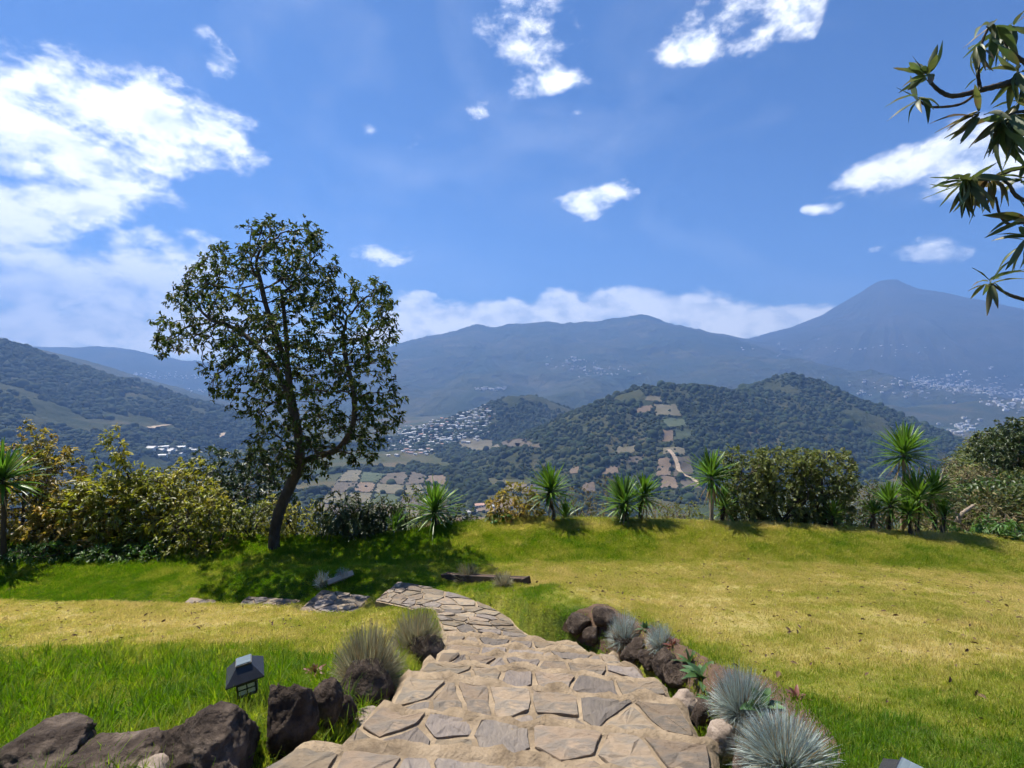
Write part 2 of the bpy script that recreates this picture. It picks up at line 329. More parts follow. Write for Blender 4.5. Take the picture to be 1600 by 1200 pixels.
def lawn_z(x, y):
    x = np.asarray(x, float); y = np.asarray(y, float)
    zr = -1.12 - .305 * y
    zr = np.where(y > 8.0, -3.56 - .30 * sstep(0, 1, (y - 8.0) / .9) * .55 , zr)
    zr = zr - .0 * x
    berm = sstep(8.75, 10.4, y + .04 * (x - 3)) * .13
    zr = zr + berm - .075 * np.clip(x - 5.5, 0, 20)
    zl = -1.08 - .365 * y + .03 * np.clip(-x - 3, 0, 9)
    terr = -3.98 - .02 * (y - 8) + .012 * (x + 6)
    # left half in front of the path, left terrace behind it
    front = sstep(6.55, 7.25, y + .03 * (x + 3))
    left = zl * (1 - front) + terr * front
    wx = sstep(-4.6, .6, x) * sstep(6, 7.0, y) + sstep(-1.3, -.1, x) * (1 - sstep(6, 7.0, y))
    z = left * (1 - wx) + zr * wx
    for (mx, my, r, h) in [(-1.55, 7.35, .55, .10), (-2.5, 7.75, .75, .26), (-3.3, 7.9, .7, .20), (-4.3, 8.1, .8, .20), (-5.4, 8.3, .9, .10), (.6, 5.35, .55, .16), (-.2, 6.5, .6, .05), (-1.5, 5.7, .55, .14), (-.95, 5.2, .4, .10)]:
        z = z + h * np.exp(-((x - mx) ** 2 + (y - my) ** 2) / r ** 2)
    z = z + .035 * fbm(x * .7, y * .7, octv=4, seed=3) + .012 * fbm(x * 4, y * 4, octv=3, seed=5)
    yc = np.clip(y - 10.45 - .2 * np.sin(x * .6 + 1) - .35 * sstep(-2, -5, x), 0, 50)
    z = z - .55 * yc * yc / (yc + .35)
    return z
def path_sd(x, y):
    d = np.full(np.shape(x), 1e9)
    for p in PATHS: d = np.minimum(d, poly_sd(x, y, p))
    return d
def ground_z(x, y):
    x = np.asarray(x, float); y = np.asarray(y, float)
    z = lawn_z(x, y)
    for k, (p, pl) in enumerate(zip(PATHS, PLANES)):
        w = 1 - sstep(-.02, .30 if k < len(STEPS) else (.12 if k == len(STEPS) else .03), poly_sd(x, y, p))
        pz = np.minimum(pl[0] * x + pl[1] * y + pl[2], p[:, 2].max() + .02)
        z = z * (1 - w) + np.minimum(z, pz - .10) * w
    return z
def at_ground(px, py):
    d = ray(px, py); t = np.linspace(.8, 16, 1500) / d[1]
    P = d[None] * t[:, None]; g = ground_z(P[:, 0], P[:, 1])
    i = np.argmax(P[:, 2] < g)
    return np.array([P[i, 0], P[i, 1], g[i]])

xs = np.arange(-17, 17.01, .075); ys = np.arange(-.6, 13.2, .06)
GX, GY = np.meshgrid(xs, ys, indexing='ij'); GZ = ground_z(GX, GY)
def dryness(x, y):
    """0 lush, 1 straw-coloured: trodden, sun-baked parts of the lawn"""
    n = fbm(x * .55, y * .55, octv=4, seed=21); n2 = fbm(x * 2.6, y * 2.6, octv=3, seed=33)
    right = .68 - .30 * sstep(8.3, 8.8, y + .05 * n * 4) + .28 * sstep(9.9, 10.3, y) + .12 * sstep(3, 7, x)
    right = right - .5 * (1 - sstep(.15, .9, path_sd(x, y))) - .45 * (1 - sstep(2.0, 3.4, y - .25 * (x - 2)))
    left = .12 + .62 * sstep(3.7, 4.9, y + .35 * n2 + .12 * (x + 4)) - .72 * sstep(6.5, 7.1, y + .03 * (x + 3))
    wx = sstep(-2.2, .2, x)
    wx = np.maximum(wx, 0)
    return np.clip(left * (1 - wx) + right * wx + .30 * n + .26 * n2, 0, 1)
GD = dryness(GX, GY)
lawn = mesh_np('lawn', np.stack([GX, GY, GZ], -1).reshape(-1, 3), grid_faces(len(xs), len(ys)), MAT['lawn'], smooth=True, attrs={'dry': GD.ravel()})
tag(lawn, 'sloping garden lawn of yellow and green grass', kind='structure')

# ------------------------------------------------------------------ far land
def ridge_field(x, y, lines, k=14.0):
    """height of ground that falls away from ridge lines; each line: (points px,py,Y), side slope"""
    out = np.full(x.shape, -5000.0)
    for pts, slope in lines:
        P = [at_y(*p) for p in pts]
        for a, b in zip(P[:-1], P[1:]):
            e = b - a; L2 = e[0] ** 2 + e[1] ** 2
            t = np.clip(((x - a[0]) * e[0] + (y - a[1]) * e[1]) / L2, 0, 1)
            d = np.hypot(x - a[0] - e[0] * t, y - a[1] - e[1] * t)
            h = a[2] + e[2] * t - slope * (np.sqrt(d * d + (k * 2) ** 2) - k * 2)
            m = np.maximum(out, h); q = np.maximum(k - np.abs(out - h), 0) / k
            out = m + q * q * k * .25
    return out
FLOOR_R = [0, 12, 40, 120, 300, 600, 750, 1100, 1560, 1900, 3000, 5000, 9000, 30000]
FLOOR_Z = [-4.9, -5.3, -18, -55, -135, -236, -244, -262, -300, -330, -385, -440, -470, -700]
def floor_z(x, y):
    r = np.maximum(y, 0) * .75 + .25 * np.hypot(x, y)
    z = np.interp(r, FLOOR_R, FLOOR_Z)
    amp = sstep(500, 3000, r) * 45 + 6 * sstep(30, 300, r)
    z = z + amp * fbm(x * .0016, y * .0016, octv=5, seed=41)
    # brushy shoulder of the same hillside on the right
    sh = sstep(.82, 1.0, x / np.maximum(y, 1)) * (1 - sstep(30, 60, y))
    z = z + sh * np.clip((-4.9 - .07 * (y - 12)) - z, 0, 40)
    return z
def gully(x, y, s, seed, amp):
    wx = fbm(x * s * .5, y * s * .5, octv=3, seed=seed + 5) * .9; wy = fbm(x * s * .5 + 9, y * s * .5, octv=3, seed=seed + 6) * .9
    return amp * (fbm(x * s + wx, y * s + wy, octv=6, seed=seed, ridged=True, gain=.5) - .35)
def H_village(x, y):
    return ridge_field(x, y, [([(520, 712, 1650), (600, 690, 1760), (680, 656, 1850), (760, 634, 1950), (800, 623, 2000), (832, 621, 2060), (870, 636, 2120), (915, 662, 2150)], .42),
                              ([(800, 624, 2000), (760, 660, 1850), (720, 690, 1720)], .40)]) + gully(x, y, .004, 51, 16)
def H_field(x, y):
    return ridge_field(x, y, [([(800, 722, 1080), (845, 694, 1150), (900, 662, 1220), (960, 627, 1300), (1010, 607, 1360), (1060, 602, 1410), (1120, 606, 1460), (1180, 607, 1520), (1235, 588, 1600), (1290, 606, 1600), (1350, 637, 1560), (1420, 667, 1480), (1530, 694, 1380), (1640, 730, 1280)], .46),
                              ([(1035, 606, 1390), (1035, 650, 1190), (1052, 700, 1030), (1075, 765, 880), (1085, 830, 760)], .44),
                              ([(960, 630, 1300), (940, 690, 1080), (900, 760, 900)], .44),
                              ([(1235, 590, 1600), (1230, 650, 1300), (1240, 720, 1050)], .50)]) + gully(x, y, .0055, 61, 15)
def H_left(x, y):
    return ridge_field(x, y, [([(-420, 440, 1500), (-150, 495, 1600), (0, 546, 1650), (60, 561, 1700), (100, 579, 1750), (150, 598, 1800), (200, 613, 1850), (260, 643, 1850), (330, 672, 1800), (410, 705, 1700)], .42),
                              ([(100, 580, 1750), (140, 640, 1450), (180, 700, 1200)], .42), ([(-100, 508, 1600), (-60, 600, 1250), (0, 680, 1000)], .45)]) + gully(x, y, .0045, 71, 20)
def H_leftback(x, y):
    return ridge_field(x, y, [([(-200, 470, 2600), (-60, 510, 2700), (0, 531, 2800), (40, 549, 2900), (120, 580, 3000), (220, 604, 3100), (300, 622, 3000)], .4)]) + gully(x, y, .003, 75, 22)
def H_leftfar(x, y):
    return ridge_field(x, y, [([(-300, 530, 5704), (-100, 538, 5888), (20, 541, 5980), (60, 540, 5980), (100, 542, 6072), (135, 544, 6164), (148, 540, 6164), (180, 542, 6256), (205, 549, 6348), (235, 557, 6440), (300, 566, 6624), (380, 572, 6808), (480, 568, 6992), (620, 560, 7176)], .30),
                              ([(80, 572, 4600), (150, 584, 4600), (220, 600, 4500), (310, 612, 4400), (420, 618, 4300)], .30)], k=40) + gully(x, y, .0012, 81, 40)
def H_range(x, y):
    return ridge_field(x, y, [([(470, 580, 6249), (540, 562, 6472), (600, 546, 6696), (680, 528, 6696), (715, 519, 6696), (748, 509, 6696), (775, 514, 6696), (812, 508, 6696), (850, 503, 6696), (880, 508, 6696), (925, 505, 6696), (965, 501, 6696), (1000, 494, 6696), (1018, 503, 6696), (1058, 508, 6696), (1100, 517, 6807), (1150, 531, 7030), (1230, 552, 7142), (1330, 575, 7142)], .30),
                              ([(1000, 496, 6696), (975, 545, 5900), (930, 590, 4100), (880, 618, 3400)], .27), ([(850, 504, 6696), (800, 556, 5600), (740, 600, 3900)], .27),
                              ([(1100, 518, 6807), (1130, 555, 5800), (1180, 585, 4200)], .27), ([(680, 530, 6696), (640, 575, 5500), (620, 610, 3900)], .27),
                              ([(1150, 548, 4700), (1250, 566, 4400), (1340, 584, 4100), (1378, 580, 3950), (1420, 598, 3800), (1470, 616, 3500)], .30)], k=45) + gully(x, y, .0013, 91, 62) + gully(x, y, .006, 92, 14)
def H_rightridge(x, y):
    return ridge_field(x, y, [([(1330, 625, 3000), (1420, 640, 2900), (1480, 632, 2900), (1545, 626, 2900), (1600, 628, 2850), (1760, 640, 2700)], .30), ([(1250, 640, 2500), (1380, 668, 2300), (1500, 690, 2100)], .3)], k=30) + gully(x, y, .0025, 95, 24)
VP = at_y(1386, 437, 7300)
PXM = 7300 / FPX
def H_volcano(x, y):
    dx, dy = x - VP[0], y - VP[1]; r = np.hypot(dx, dy) / PXM * 1.05; th = np.arctan2(dy, dx)
    rr = r + 3 * fbm(np.cos(th) * 2.5, np.sin(th) * 2.5, octv=3, seed=7)
    hr = np.interp(rr, [0, 12, 22, 38, 55, 75, 115, 165, 215, 260, 300, 380, 450, 900], [436, 437, 445, 455, 459, 463, 476, 494, 510, 530, 555, 600, 622, 660])
    hl = np.interp(rr, [0, 10, 22, 48, 88, 135, 185, 232, 320, 390, 450, 900], [437, 438, 446, 463, 490, 508, 521, 532, 568, 602, 622, 660])
    w = .5 + .5 * np.cos(th)
    py = hl * (1 - w) + hr * w
    z = VP[2] - (py - 437) * PXM * 1.02
    g = fbm(np.cos(th) * 9, np.sin(th) * 9, r * .004, octv=5, seed=13, ridged=True)
    return z + (g - .3) * 34 * sstep(5, 80, r) * (1 - .5 * sstep(200, 600, r)) + 12 * fbm(x * .004, y * .004, octv=4, seed=17)

def patch(name, H, px0, px1, y0, y1, na, nr, mat, label, under=25.0, smooth=True):
    u = np.linspace((px0 - 800) / FPX, (px1 - 800) / FPX, na); Y = np.exp(np.linspace(math.log(y0), math.log(y1), nr))
    U, YY = np.meshgrid(u, Y, indexing='ij'); X = U * YY
    Z = H(X, YY)
    if under is not None: Z = np.maximum(Z, floor_z(X, YY) - under)
    V = np.stack([X, YY, Z], -1).reshape(-1, 3)
    o = mesh_np(name, V, grid_faces(na, nr), mat, smooth=smooth)
    return tag(o, label, kind='structure')
patch('valley', floor_z, -900, 2500, 250, 8300, 420, 360, MAT['valley'], 'wooded valley floor below the garden', None)
patch('hillside', floor_z, -1400, 3000, 7.0, 262, 240, 130, MAT['scrubland'], 'steep brushy hillside dropping away below the lawn', None)
patch('village_hill', H_village, 380, 1040, 1250, 2700, 260, 200, MAT['hill'], 'low wooded hill that carries the village')
patch('field_hill', H_field, 700, 1800, 600, 2300, 420, 340, MAT['hill'], 'wooded hill with brown fields and a dirt road on its spur')
patch('left_hill', H_left, -700, 600, 750, 2500, 380, 260, MAT['hill'], 'dark wooded hill rising at the left edge')
patch('left_back_hill', H_leftback, -500, 500, 2000, 4000, 200, 120, MAT['hill'], 'hazy hill just behind the dark wooded hill')
patch('far_ridge', H_leftfar, -600, 780, 3300, 8200, 300, 180, MAT['mountain'], 'pale long ridge on the far left horizon')
patch('mountain_range', H_range, 330, 1600, 2500, 8200, 520, 340, MAT['mountain'], 'broad hazy mountain range under a band of cloud')
patch('right_ridge', H_rightridge, 1120, 2000, 1700, 3900, 260, 160, MAT['hill'], 'low hazy ridge in front of the volcano')
patch('volcano', H_volcano, 880, 2300, 3900, 8250, 420, 300, MAT['volcano'], 'tall cone-shaped volcano with a flattened summit', None)
# ------------------------------------------------------------------ stone steps and path
def clip_half(poly, n, c):
    """keep the side n.p <= c of a 2-D polygon"""
    out = []
    for i in range(len(poly)):
        a, b = poly[i - 1], poly[i]; da, db = n @ a - c, n @ b - c
        if (da <= 0) != (db <= 0): out.append(a + (b - a) * (da / (da - db)))
        if db <= 0: out.append(b)
    return out
def crazy_paving(poly, seeds, gap):
    """irregular stones that fill a convex-ish polygon, with joints between them"""
    res = []
    for i, s in enumerate(seeds):
        c = [p.copy() for p in poly]
        for j, t in enumerate(seeds):
            if i == j: continue
            n = t - s; d = np.linalg.norm(n); n = n / d
            c = clip_half(c, n, n @ ((s + t) / 2) - gap / 2)
            if len(c) < 3: break
        if len(c) >= 3: res.append(np.array(c))
    return res
def round_poly(P, inset, rng, rough):
    """inset, corner-cut and roughen a stone outline"""
    c = P.mean(0); out = []
    n = len(P)
    for i in range(n):
        a, b = P[i], P[(i + 1) % n]; L = np.linalg.norm(b - a)
        if L < .012: continue
        k = max(2, min(7, int(L / .055)))
        for t in np.linspace(.07, .93, k):
            out.append(a + (b - a) * t)
    if len(out) < 4: return None
    out = np.array(out); v = out - c; l = np.linalg.norm(v, axis=1, keepdims=True)
    jit = rng.uniform(-1, .5, (len(out), 1)) * rough
    return c + v * np.clip((l - inset + jit) / l, .3, 1)
def area2(P): x, y = P[:, 0], P[:, 1]; return .5 * abs(np.dot(x, np.roll(y, 1)) - np.dot(y, np.roll(x, 1)))
def stone_mesh(outline, zf, proud, rng, mat, parent, name='flagstone', dome=.006):
    n = len(outline); c = outline.mean(0)
    tilt = rng.normal(0, .02, 2)
    V, F = [], []
    def ring(s, dz):
        b = len(V)
        for p in outline:
            q = c + (p - c) * s
            V.append((q[0], q[1], zf(q) + dz + tilt @ (q - c))); 
        return b
    r0 = ring(1.0, -.05); r1 = ring(.995, proud * .55); r2 = ring(.975, proud); r3 = ring(.6, proud + dome * rng.uniform(-.6, 1))
    V = [(x, y, z + (rng.normal(0, .0030) if i >= 2 * n else 0)) for i, (x, y, z) in enumerate(V)]
    ci = len(V); V.append((c[0], c[1], zf(c) + proud + dome * rng.uniform(-.5, 1)))
    for a, b in ((r0, r1), (r1, r2), (r2, r3)):
        for i in range(n): j = (i + 1) % n; F.append((a + i, a + j, b + j, b + i))
    for i in range(n): F.append((r3 + i, r3 + (i + 1) % n, ci))
    V = np.array(V); o0 = np.array([c[0], c[1], zf(c)])
    ob = mesh_py(name, V - o0, F, mat, parent, smooth=False); ob.location = o0
    return ob
def ccw(P):
    x, y = P[:, 0], P[:, 1]
    return P if np.sum(x * np.roll(y, -1) - y * np.roll(x, -1)) > 0 else P[::-1]
steps_root = tag(empty('stone_steps', (0, 0, 0)), 'crazy-paved stone garden steps going down between the lawns', kind='structure')
srng = np.random.default_rng(5)
for si, (Q, pl) in enumerate(zip(STEPS, PLANES)):
    z = Q[0, 2]
    # mortar body: tread that bulges over a wavy nosing and drops to the next tread
    nu, nv = 64, 18
    u = np.linspace(0, 1, nu); v = np.linspace(-.06, 1.0, nv)
    U, W = np.meshgrid(u, v, indexing='ij')
    near = Q[0][None, None] * (1 - U[..., None]) + Q[1][None, None] * U[..., None]
    far = Q[3][None, None] * (1 - U[..., None]) + Q[2][None, None] * U[..., None]
    P = near * (1 - W[..., None]) + far * W[..., None]
    wob = .075 * fbm(u * 9 + si * 7, u * 0 + si, octv=4, seed=si) + .015 * fbm(u * 40, u * 0 + si * 3, octv=2, seed=si + 9)
    dirn = (Q[3] + Q[2] - Q[0] - Q[1]); dirn[2] = 0; dirn /= np.linalg.norm(dirn)
    P = P + dirn[None, None] * (wob[:, None, None] * W[..., None] ** 2)
    zz = z - .005 + .010 * fbm(P[..., 0] * 9, P[..., 1] * 9, octv=4, seed=si + 30) - .02 * sstep(.95, 1.0, W) + .032 * np.exp(-((W - .955) / .05) ** 2) * (1 + .8 * fbm(U * 14, W * 0 + si, octv=2, seed=3))
    zz = zz - .05 * (sstep(.03, 0, U) + sstep(.97, 1, U))
    P[..., 2] = zz
    edge = P[:, -1].copy()
    skirt = []
    for k, (dz, dv) in enumerate([(-.05, .008), (-.12, -.004), (-.24, -.02)]):
        e = edge.copy(); e[:, 2] += dz; e += dirn * dv; skirt.append(e)
    G = np.concatenate([P] + [s[:, None] for s in skirt], 1)
    step = mesh_np('step', G.reshape(-1, 3), grid_faces(nu, nv + 3)[:, ::-1], MAT['mortar'], steps_root, smooth=True)
    # stones: a big front row at the nosing and a smaller row behind
    width = np.linalg.norm(Q[2] - Q[3]); seeds = []
    nf = max(3, int(round(width / .29)))
    for k in range(nf): seeds.append(((k + .5 + srng.uniform(-.34, .34)) / nf, .66 + srng.uniform(-.14, .14)))
    for k in range(2): seeds.append((srng.uniform(.05, .95), srng.uniform(.35, .5)))
    nb = max(3, int(round(width / .33)))
    for k in range(nb):
        seeds.append(((k + .5 + srng.uniform(-.3, .3)) / nb, .16 + srng.uniform(-.08, .1)))
    def M2(a, b):
        return ((Q[0] * (1 - a) + Q[1] * a) * (1 - b) + (Q[3] * (1 - a) + Q[2] * a) * b)[:2]
    poly = ccw(np.array([M2(.025, -.02), M2(.975, -.02), M2(.975, .5), M2(.97, .88), M2(.03, .88), M2(.025, .5)]))
    for c in crazy_paving(list(poly), [M2(a, b) for a, b in seeds], srng.uniform(.010, .018)):
        if area2(c) < .004: continue
        o = round_poly(ccw(c), .003, srng, .013)
        if o is None: continue
        stone_mesh(o, lambda q, z=z: z, srng.uniform(.003, .008), srng, MAT['stone_grey' if srng.random() < .25 else 'stone'], step, dome=.006)
for si, Q in enumerate(SLABS):
    pl = plane_fit(Q); P2 = ccw(Q[:, :2]); c = P2.mean(0)
    zf = lambda q, pl=pl: pl[0] * q[0] + pl[1] * q[1] + pl[2]
    # mortar bed
    n0 = len(P2); out = []
    for i in range(n0):
        a, b = P2[i], P2[(i + 1) % n0]
        for t in np.linspace(0, 1, max(2, int(np.linalg.norm(b - a) / .08)), endpoint=False):
            p = a + (b - a) * t; nrm = (p - c) / np.linalg.norm(p - c); out.append(p + nrm * .03 * float(fbm(p[0] * 5, p[1] * 5, octv=3, seed=si)))
    out = np.array(out); n = len(out)
    V = [(*p, zf(p)) for p in out] + [(*p, zf(p) - .22) for p in out]
    slab = mesh_py('step', V, [tuple(range(n))] + [(i, n + i, n + (i + 1) % n, (i + 1) % n) for i in range(n)], MAT['mortar'], steps_root)
    ends = [((0, 11, 10, 9), (1, 2, 3, 4, 5, 6, 7, 8)), ((0, 3), (1, 2)), ((0, 3), (1, 2)), ((0, 3), (1, 2))][si]
    SL, SR = (smooth_path([Q[k][:2] for k in e], 24) for e in ends)
    def pm(uv):
        t = np.clip(uv[0], 0, 1) * 23; i = min(int(t), 22); f = t - i
        l = SL[i] * (1 - f) + SL[i + 1] * f; rr_ = SR[i] * (1 - f) + SR[i + 1] * f
        return l * (1 - uv[1]) + rr_ * uv[1]
    lu = .5 * (np.linalg.norm(np.diff(SL, axis=0), axis=1).sum() + np.linalg.norm(np.diff(SR, axis=0), axis=1).sum()); lv = np.mean(np.linalg.norm(SL - SR, axis=1))
    num = [62, 16, 10, 7][si]; seeds = []; tries = 0; dmin = 1.05 * math.sqrt(lu * lv / num) * .78
    while len(seeds) < num and tries < 5000:
        tries += 1; p = srng.uniform((0, 0), (lu, lv))
        if all(np.linalg.norm((p - s) * (1.25, .8)) > dmin for s in seeds): seeds.append(p)
    rect = [np.array(v) for v in ((.02, .02), (lu - .02, .02), (lu - .02, lv - .02), (.02, lv - .02))]
    for st in crazy_paving(rect, seeds, .014):
        o = round_poly(ccw(st), .002, srng, .009)
        if o is None or area2(o) < .003: continue
        o = ccw(np.array([pm((p[0] / lu, p[1] / lv)) for p in o]))
        stone_mesh(o, zf, srng.uniform(.008, .020), srng, MAT['stone_grey' if srng.random() < .25 else 'stone'], slab, dome=.008)

# ------------------------------------------------------------------ rocks along the steps
def icosphere(sub):
    import bmesh
    bm = bmesh.new(); bmesh.ops.create_icosphere(bm, subdivisions=sub, radius=1.0)
    V = np.array([v.co[:] for v in bm.verts]); F = np.array([[v.index for v in f.verts] for f in bm.faces]); bm.free()
    return V, F
ICO = {s: icosphere(s) for s in (1, 2, 3, 4, 5)}
def rock(px0, px1, py0, py1, label, mat='rock', seed=0, depth=.8, sub=4, sink=.25, yoff=0.0, blocky=.5):
    base = at_ground((px0 + px1) / 2, min(py1, 1225)); Y = base[1] + yoff; s = 1 / ppm(Y * CP - base[2] * SP)
    w = (px1 - px0) * s * .5 * (1.28 if px0 > 880 else 1.1)
    top = at_y((px0 + px1) / 2, py0, Y + w * depth * .3)[2]; base[2] = float(ground_z(base[0], Y + w * depth * .5))
    h = max(.05, (top - base[2])) * (1 + sink) * .5
    V, F = ICO[sub]; V = V.copy()
    # facet the ball into a boulder: clamp against random planes, then roughen
    rg = np.random.default_rng(100 + seed)
    for k in range(9):
        n = rg.normal(size=3); n /= np.linalg.norm(n); d = rg.uniform(.55, .86)
        over = np.clip(V @ n - d, 0, None); V = V - over[:, None] * n[None] * .92
    f = 1 + .20 * fbm(V[:, 0] * 1.7 + seed, V[:, 1] * 1.7, V[:, 2] * 1.7, 4, seed) + .13 * fbm(V[:, 0] * 4.5, V[:, 1] * 4.5 + seed, V[:, 2] * 4.5, 6, seed + 3, ridged=True, gain=.62)
    V = V * f[:, None]
    ext = V.max(0) - V.min(0); V = (V - (V.max(0) + V.min(0)) / 2) / ext * 2
    V = V * np.array([w, w * depth, h])
    a = rg.uniform(-.25, .25); V[:, :2] = V[:, :2] @ np.array([[math.cos(a), -math.sin(a)], [math.sin(a), math.cos(a)]])
    o = mesh_np('rock', V, F, MAT[mat], smooth=True)
    o.location = (at_y((px0 + px1) / 2, py1, Y)[0] * 1.0 if yoff == 0 else base[0], Y + w * depth * .5, top - h)
    return tag(o, label, 'rock', 'rocks edging the stone steps')
ROCKS = [
 (-60, 96, 1148, 1222, 'big brown boulder cut off by the bottom left corner', 'rock', 5),
 (66, 210, 1182, 1235, 'low flat boulder second from the bottom left corner', 'rock', 5),
 (240, 384, 1114, 1218, 'broad rugged dark boulder in front of the garden lantern', 'rock', 5),
 (402, 486, 1074, 1190, 'tall dark upright boulder just right of the garden lantern', 'rock', 5),
 (486, 530, 1066, 1142, 'narrow upright rock between the tall dark boulder and the steps', 'rock', 4),
 (518, 552, 1086, 1134, 'small rounded rock leaning on the narrow upright rock', 'rock', 4),
 (528, 606, 1042, 1098, 'dark rock beneath the near olive grass tuft', 'rock', 4),
 (540, 596, 1118, 1142, 'flat brown rock lying at the left end of the nearest step', 'rock_pale', 4),
 (634, 692, 992, 1036, 'dark rock beneath the farther olive grass tuft', 'rock', 4),
 (205, 262, 1184, 1220, 'small whitish stone at the bottom edge left of the rugged boulder', 'rock_pale', 3),
 (888, 920, 964, 1006, 'brown rock at the grassy corner where the path turns', 'rock', 4),
 (912, 938, 980, 1010, 'small reddish rock beside the bare soil at the turn', 'rock', 3),
 (930, 962, 950, 985, 'reddish earth-covered rock behind the bare soil patch', 'rock', 3),
 (964, 1002, 990, 1016, 'dark rock right under the farthest blue grass tuft', 'rock', 4),
 (978, 1017, 1002, 1040, 'rounded brown rock below the second blue grass tuft', 'rock', 4),
 (1004, 1034, 1020, 1050, 'small brown rock in the middle of the right border row', 'rock', 4),
 (1028, 1063, 1018, 1068, 'upright square-topped rock in the right border row', 'rock', 4),
 (1044, 1076, 1034, 1082, 'dark pointed rock before the broad-leaved plant', 'rock', 4),
 (1052, 1092, 1080, 1130, 'pale mortar-smeared rock at the right end of a step', 'rock_pale', 4),
 (1088, 1128, 1098, 1142, 'brown rock below the round blue grass tuft', 'rock', 4),
 (1112, 1152, 1130, 1212, 'tall pale brown rock left of the nearest blue grass tuft', 'rock_pale', 4),
 (1162, 1218, 1168, 1222, 'reddish brown rock in front of the nearest blue grass tuft', 'rock', 4)]
for i, (a, b, c, d, lab, mt, sub) in enumerate(ROCKS):
    rock(a, b, c, d, lab, mt, i, sub=sub, depth=1.0 if a > 880 else .85)

# bare planting bed along the right border
BIN = smooth_path([at_ground(*p) for p in ((878, 990), (925, 1012), (1000, 1040), (1062, 1088), (1092, 1136), (1150, 1222))], 40)
BOUT = smooth_path([at_ground(*p) for p in ((905, 958), (955, 948), (1035, 985), (1100, 1028), (1228, 1078), (1340, 1205))], 40)
BED = np.concatenate([BIN[:, :2], BOUT[::-1, :2]])
W_ = np.linspace(0, 1, 14); P = BIN[:, None] * (1 - W_)[None, :, None] + BOUT[:, None] * W_[None, :, None]
P[..., 2] = ground_z(P[..., 0], P[..., 1]) + .018 * np.sin(np.pi * W_)[None] + .02 * fbm(P[..., 0] * 9, P[..., 1] * 9, octv=3, seed=4) + .004
tag(mesh_np('planting_bed', P.reshape(-1, 3), grid_faces(40, 14), MAT['soil'], smooth=True), 'strip of brown soil between the steps and the right lawn', kind='structure')

# ------------------------------------------------------------------ scattering
def scatter(name, P, rot, scale, idx, srcs, attrs=None):
    """real instanced geometry for masses nobody could count"""
    col = bpy.data.collections.new(name + '_sources')
    for s in srcs:
        col.objects.link(s)
    P = np.asarray(P, np.float32); n = len(P)
    me = bpy.data.meshes.new(name); me.vertices.add(n); me.vertices.foreach_set('co', P.ravel()); me.update()
    a = me.attributes.new('rotv', 'FLOAT_VECTOR', 'POINT'); a.data.foreach_set('vector', np.asarray(rot, np.float32).ravel())
    a = me.attributes.new('sclv', 'FLOAT_VECTOR', 'POINT'); a.data.foreach_set('vector', np.asarray(scale, np.float32).ravel())
    a = me.attributes.new('pick', 'INT', 'POINT'); a.data.foreach_set('value', np.asarray(idx, np.int32))
    for an, av in (attrs or {}).items():
        a = me.attributes.new(an, 'FLOAT', 'POINT'); a.data.foreach_set('value', np.asarray(av, np.float32))
    o = bpy.data.objects.new(name, me); COL.objects.link(o)
    ng = bpy.data.node_groups.new(name + '_scatter', 'GeometryNodeTree')
    ng.interface.new_socket('Geometry', in_out='INPUT', socket_type='NodeSocketGeometry')
    ng.interface.new_socket('Geometry', in_out='OUTPUT', socket_type='NodeSocketGeometry')
    N = ng.nodes.new; L = ng.links.new
    gi, go = N('NodeGroupInput'), N('NodeGroupOutput')
    ci = N('GeometryNodeCollectionInfo'); ci.inputs['Collection'].default_value = col; ci.inputs['Separate Children'].default_value = True; ci.inputs['Reset Children'].default_value = True
    iop = N('GeometryNodeInstanceOnPoints'); iop.inputs['Pick Instance'].default_value = True
    def na(t, nm): x = N('GeometryNodeInputNamedAttribute'); x.data_type = t; x.inputs['Name'].default_value = nm; return x.outputs['Attribute']
    L(gi.outputs[0], iop.inputs['Points']); L(ci.outputs[0], iop.inputs['Instance'])
    L(na('INT', 'pick'), iop.inputs['Instance Index']); L(na('FLOAT_VECTOR', 'rotv'), iop.inputs['Rotation']); L(na('FLOAT_VECTOR', 'sclv'), iop.inputs['Scale'])
    L(iop.outputs[0], go.inputs[0])
    m = o.modifiers.new('scatter', 'NODES'); m.node_group = ng
    return o

# ------------------------------------------------------------------ grass
def blades(n, rad, hlo, hhi, w, lean, rng, base_pow=.5, segs=2):
    """a tuft of curved tapering blades"""
    th = rng.uniform(0, 2 * np.pi, n); r = rad * rng.random(n) ** base_pow
    b = np.stack([r * np.cos(th), r * np.sin(th), np.zeros(n)], 1)
    th2 = th + rng.normal(0, .7, n); ln = rng.uniform(.1, 1, n) * lean; h = rng.uniform(hlo, hhi, n)
    d = np.stack([np.cos(th2), np.sin(th2), np.zeros(n)], 1); side = np.stack([-np.sin(th2), np.cos(th2), np.zeros(n)], 1)
    tw = rng.uniform(0, np.pi, n); side = side * np.cos(tw)[:, None] + d * np.sin(tw)[:, None]
    rows = []
    for k in range(segs + 1):
        t = k / segs; ww = w * (1 - t) ** .7 * .5
        c = b + d * (ln * t ** 1.8 * h)[:, None]; c[:, 2] += h * t * (1 - .25 * ln * t)
        rows += [c - side * ww, c + side * ww] if k < segs else [c]
    V = np.stack(rows, 1); m = V.shape[1]
    F = []
    for k in range(segs - 1): F += [(2 * k, 2 * k + 1, 2 * k + 3), (2 * k, 2 * k + 3, 2 * k + 2)]
    F.append((2 * segs - 2, 2 * segs - 1, 2 * segs))
    F = np.array(F)[None] + (np.arange(n) * m)[:, None, None]
    return V.reshape(-1, 3), F.reshape(-1, 3)
grng = np.random.default_rng(2)
turf = []
for k in range(5):
    V, F = blades(26, .06, .014, .034, .0045, 1.1, grng); turf.append(mesh_np('turf_tuft', V, F, MAT['blade'], link=False))
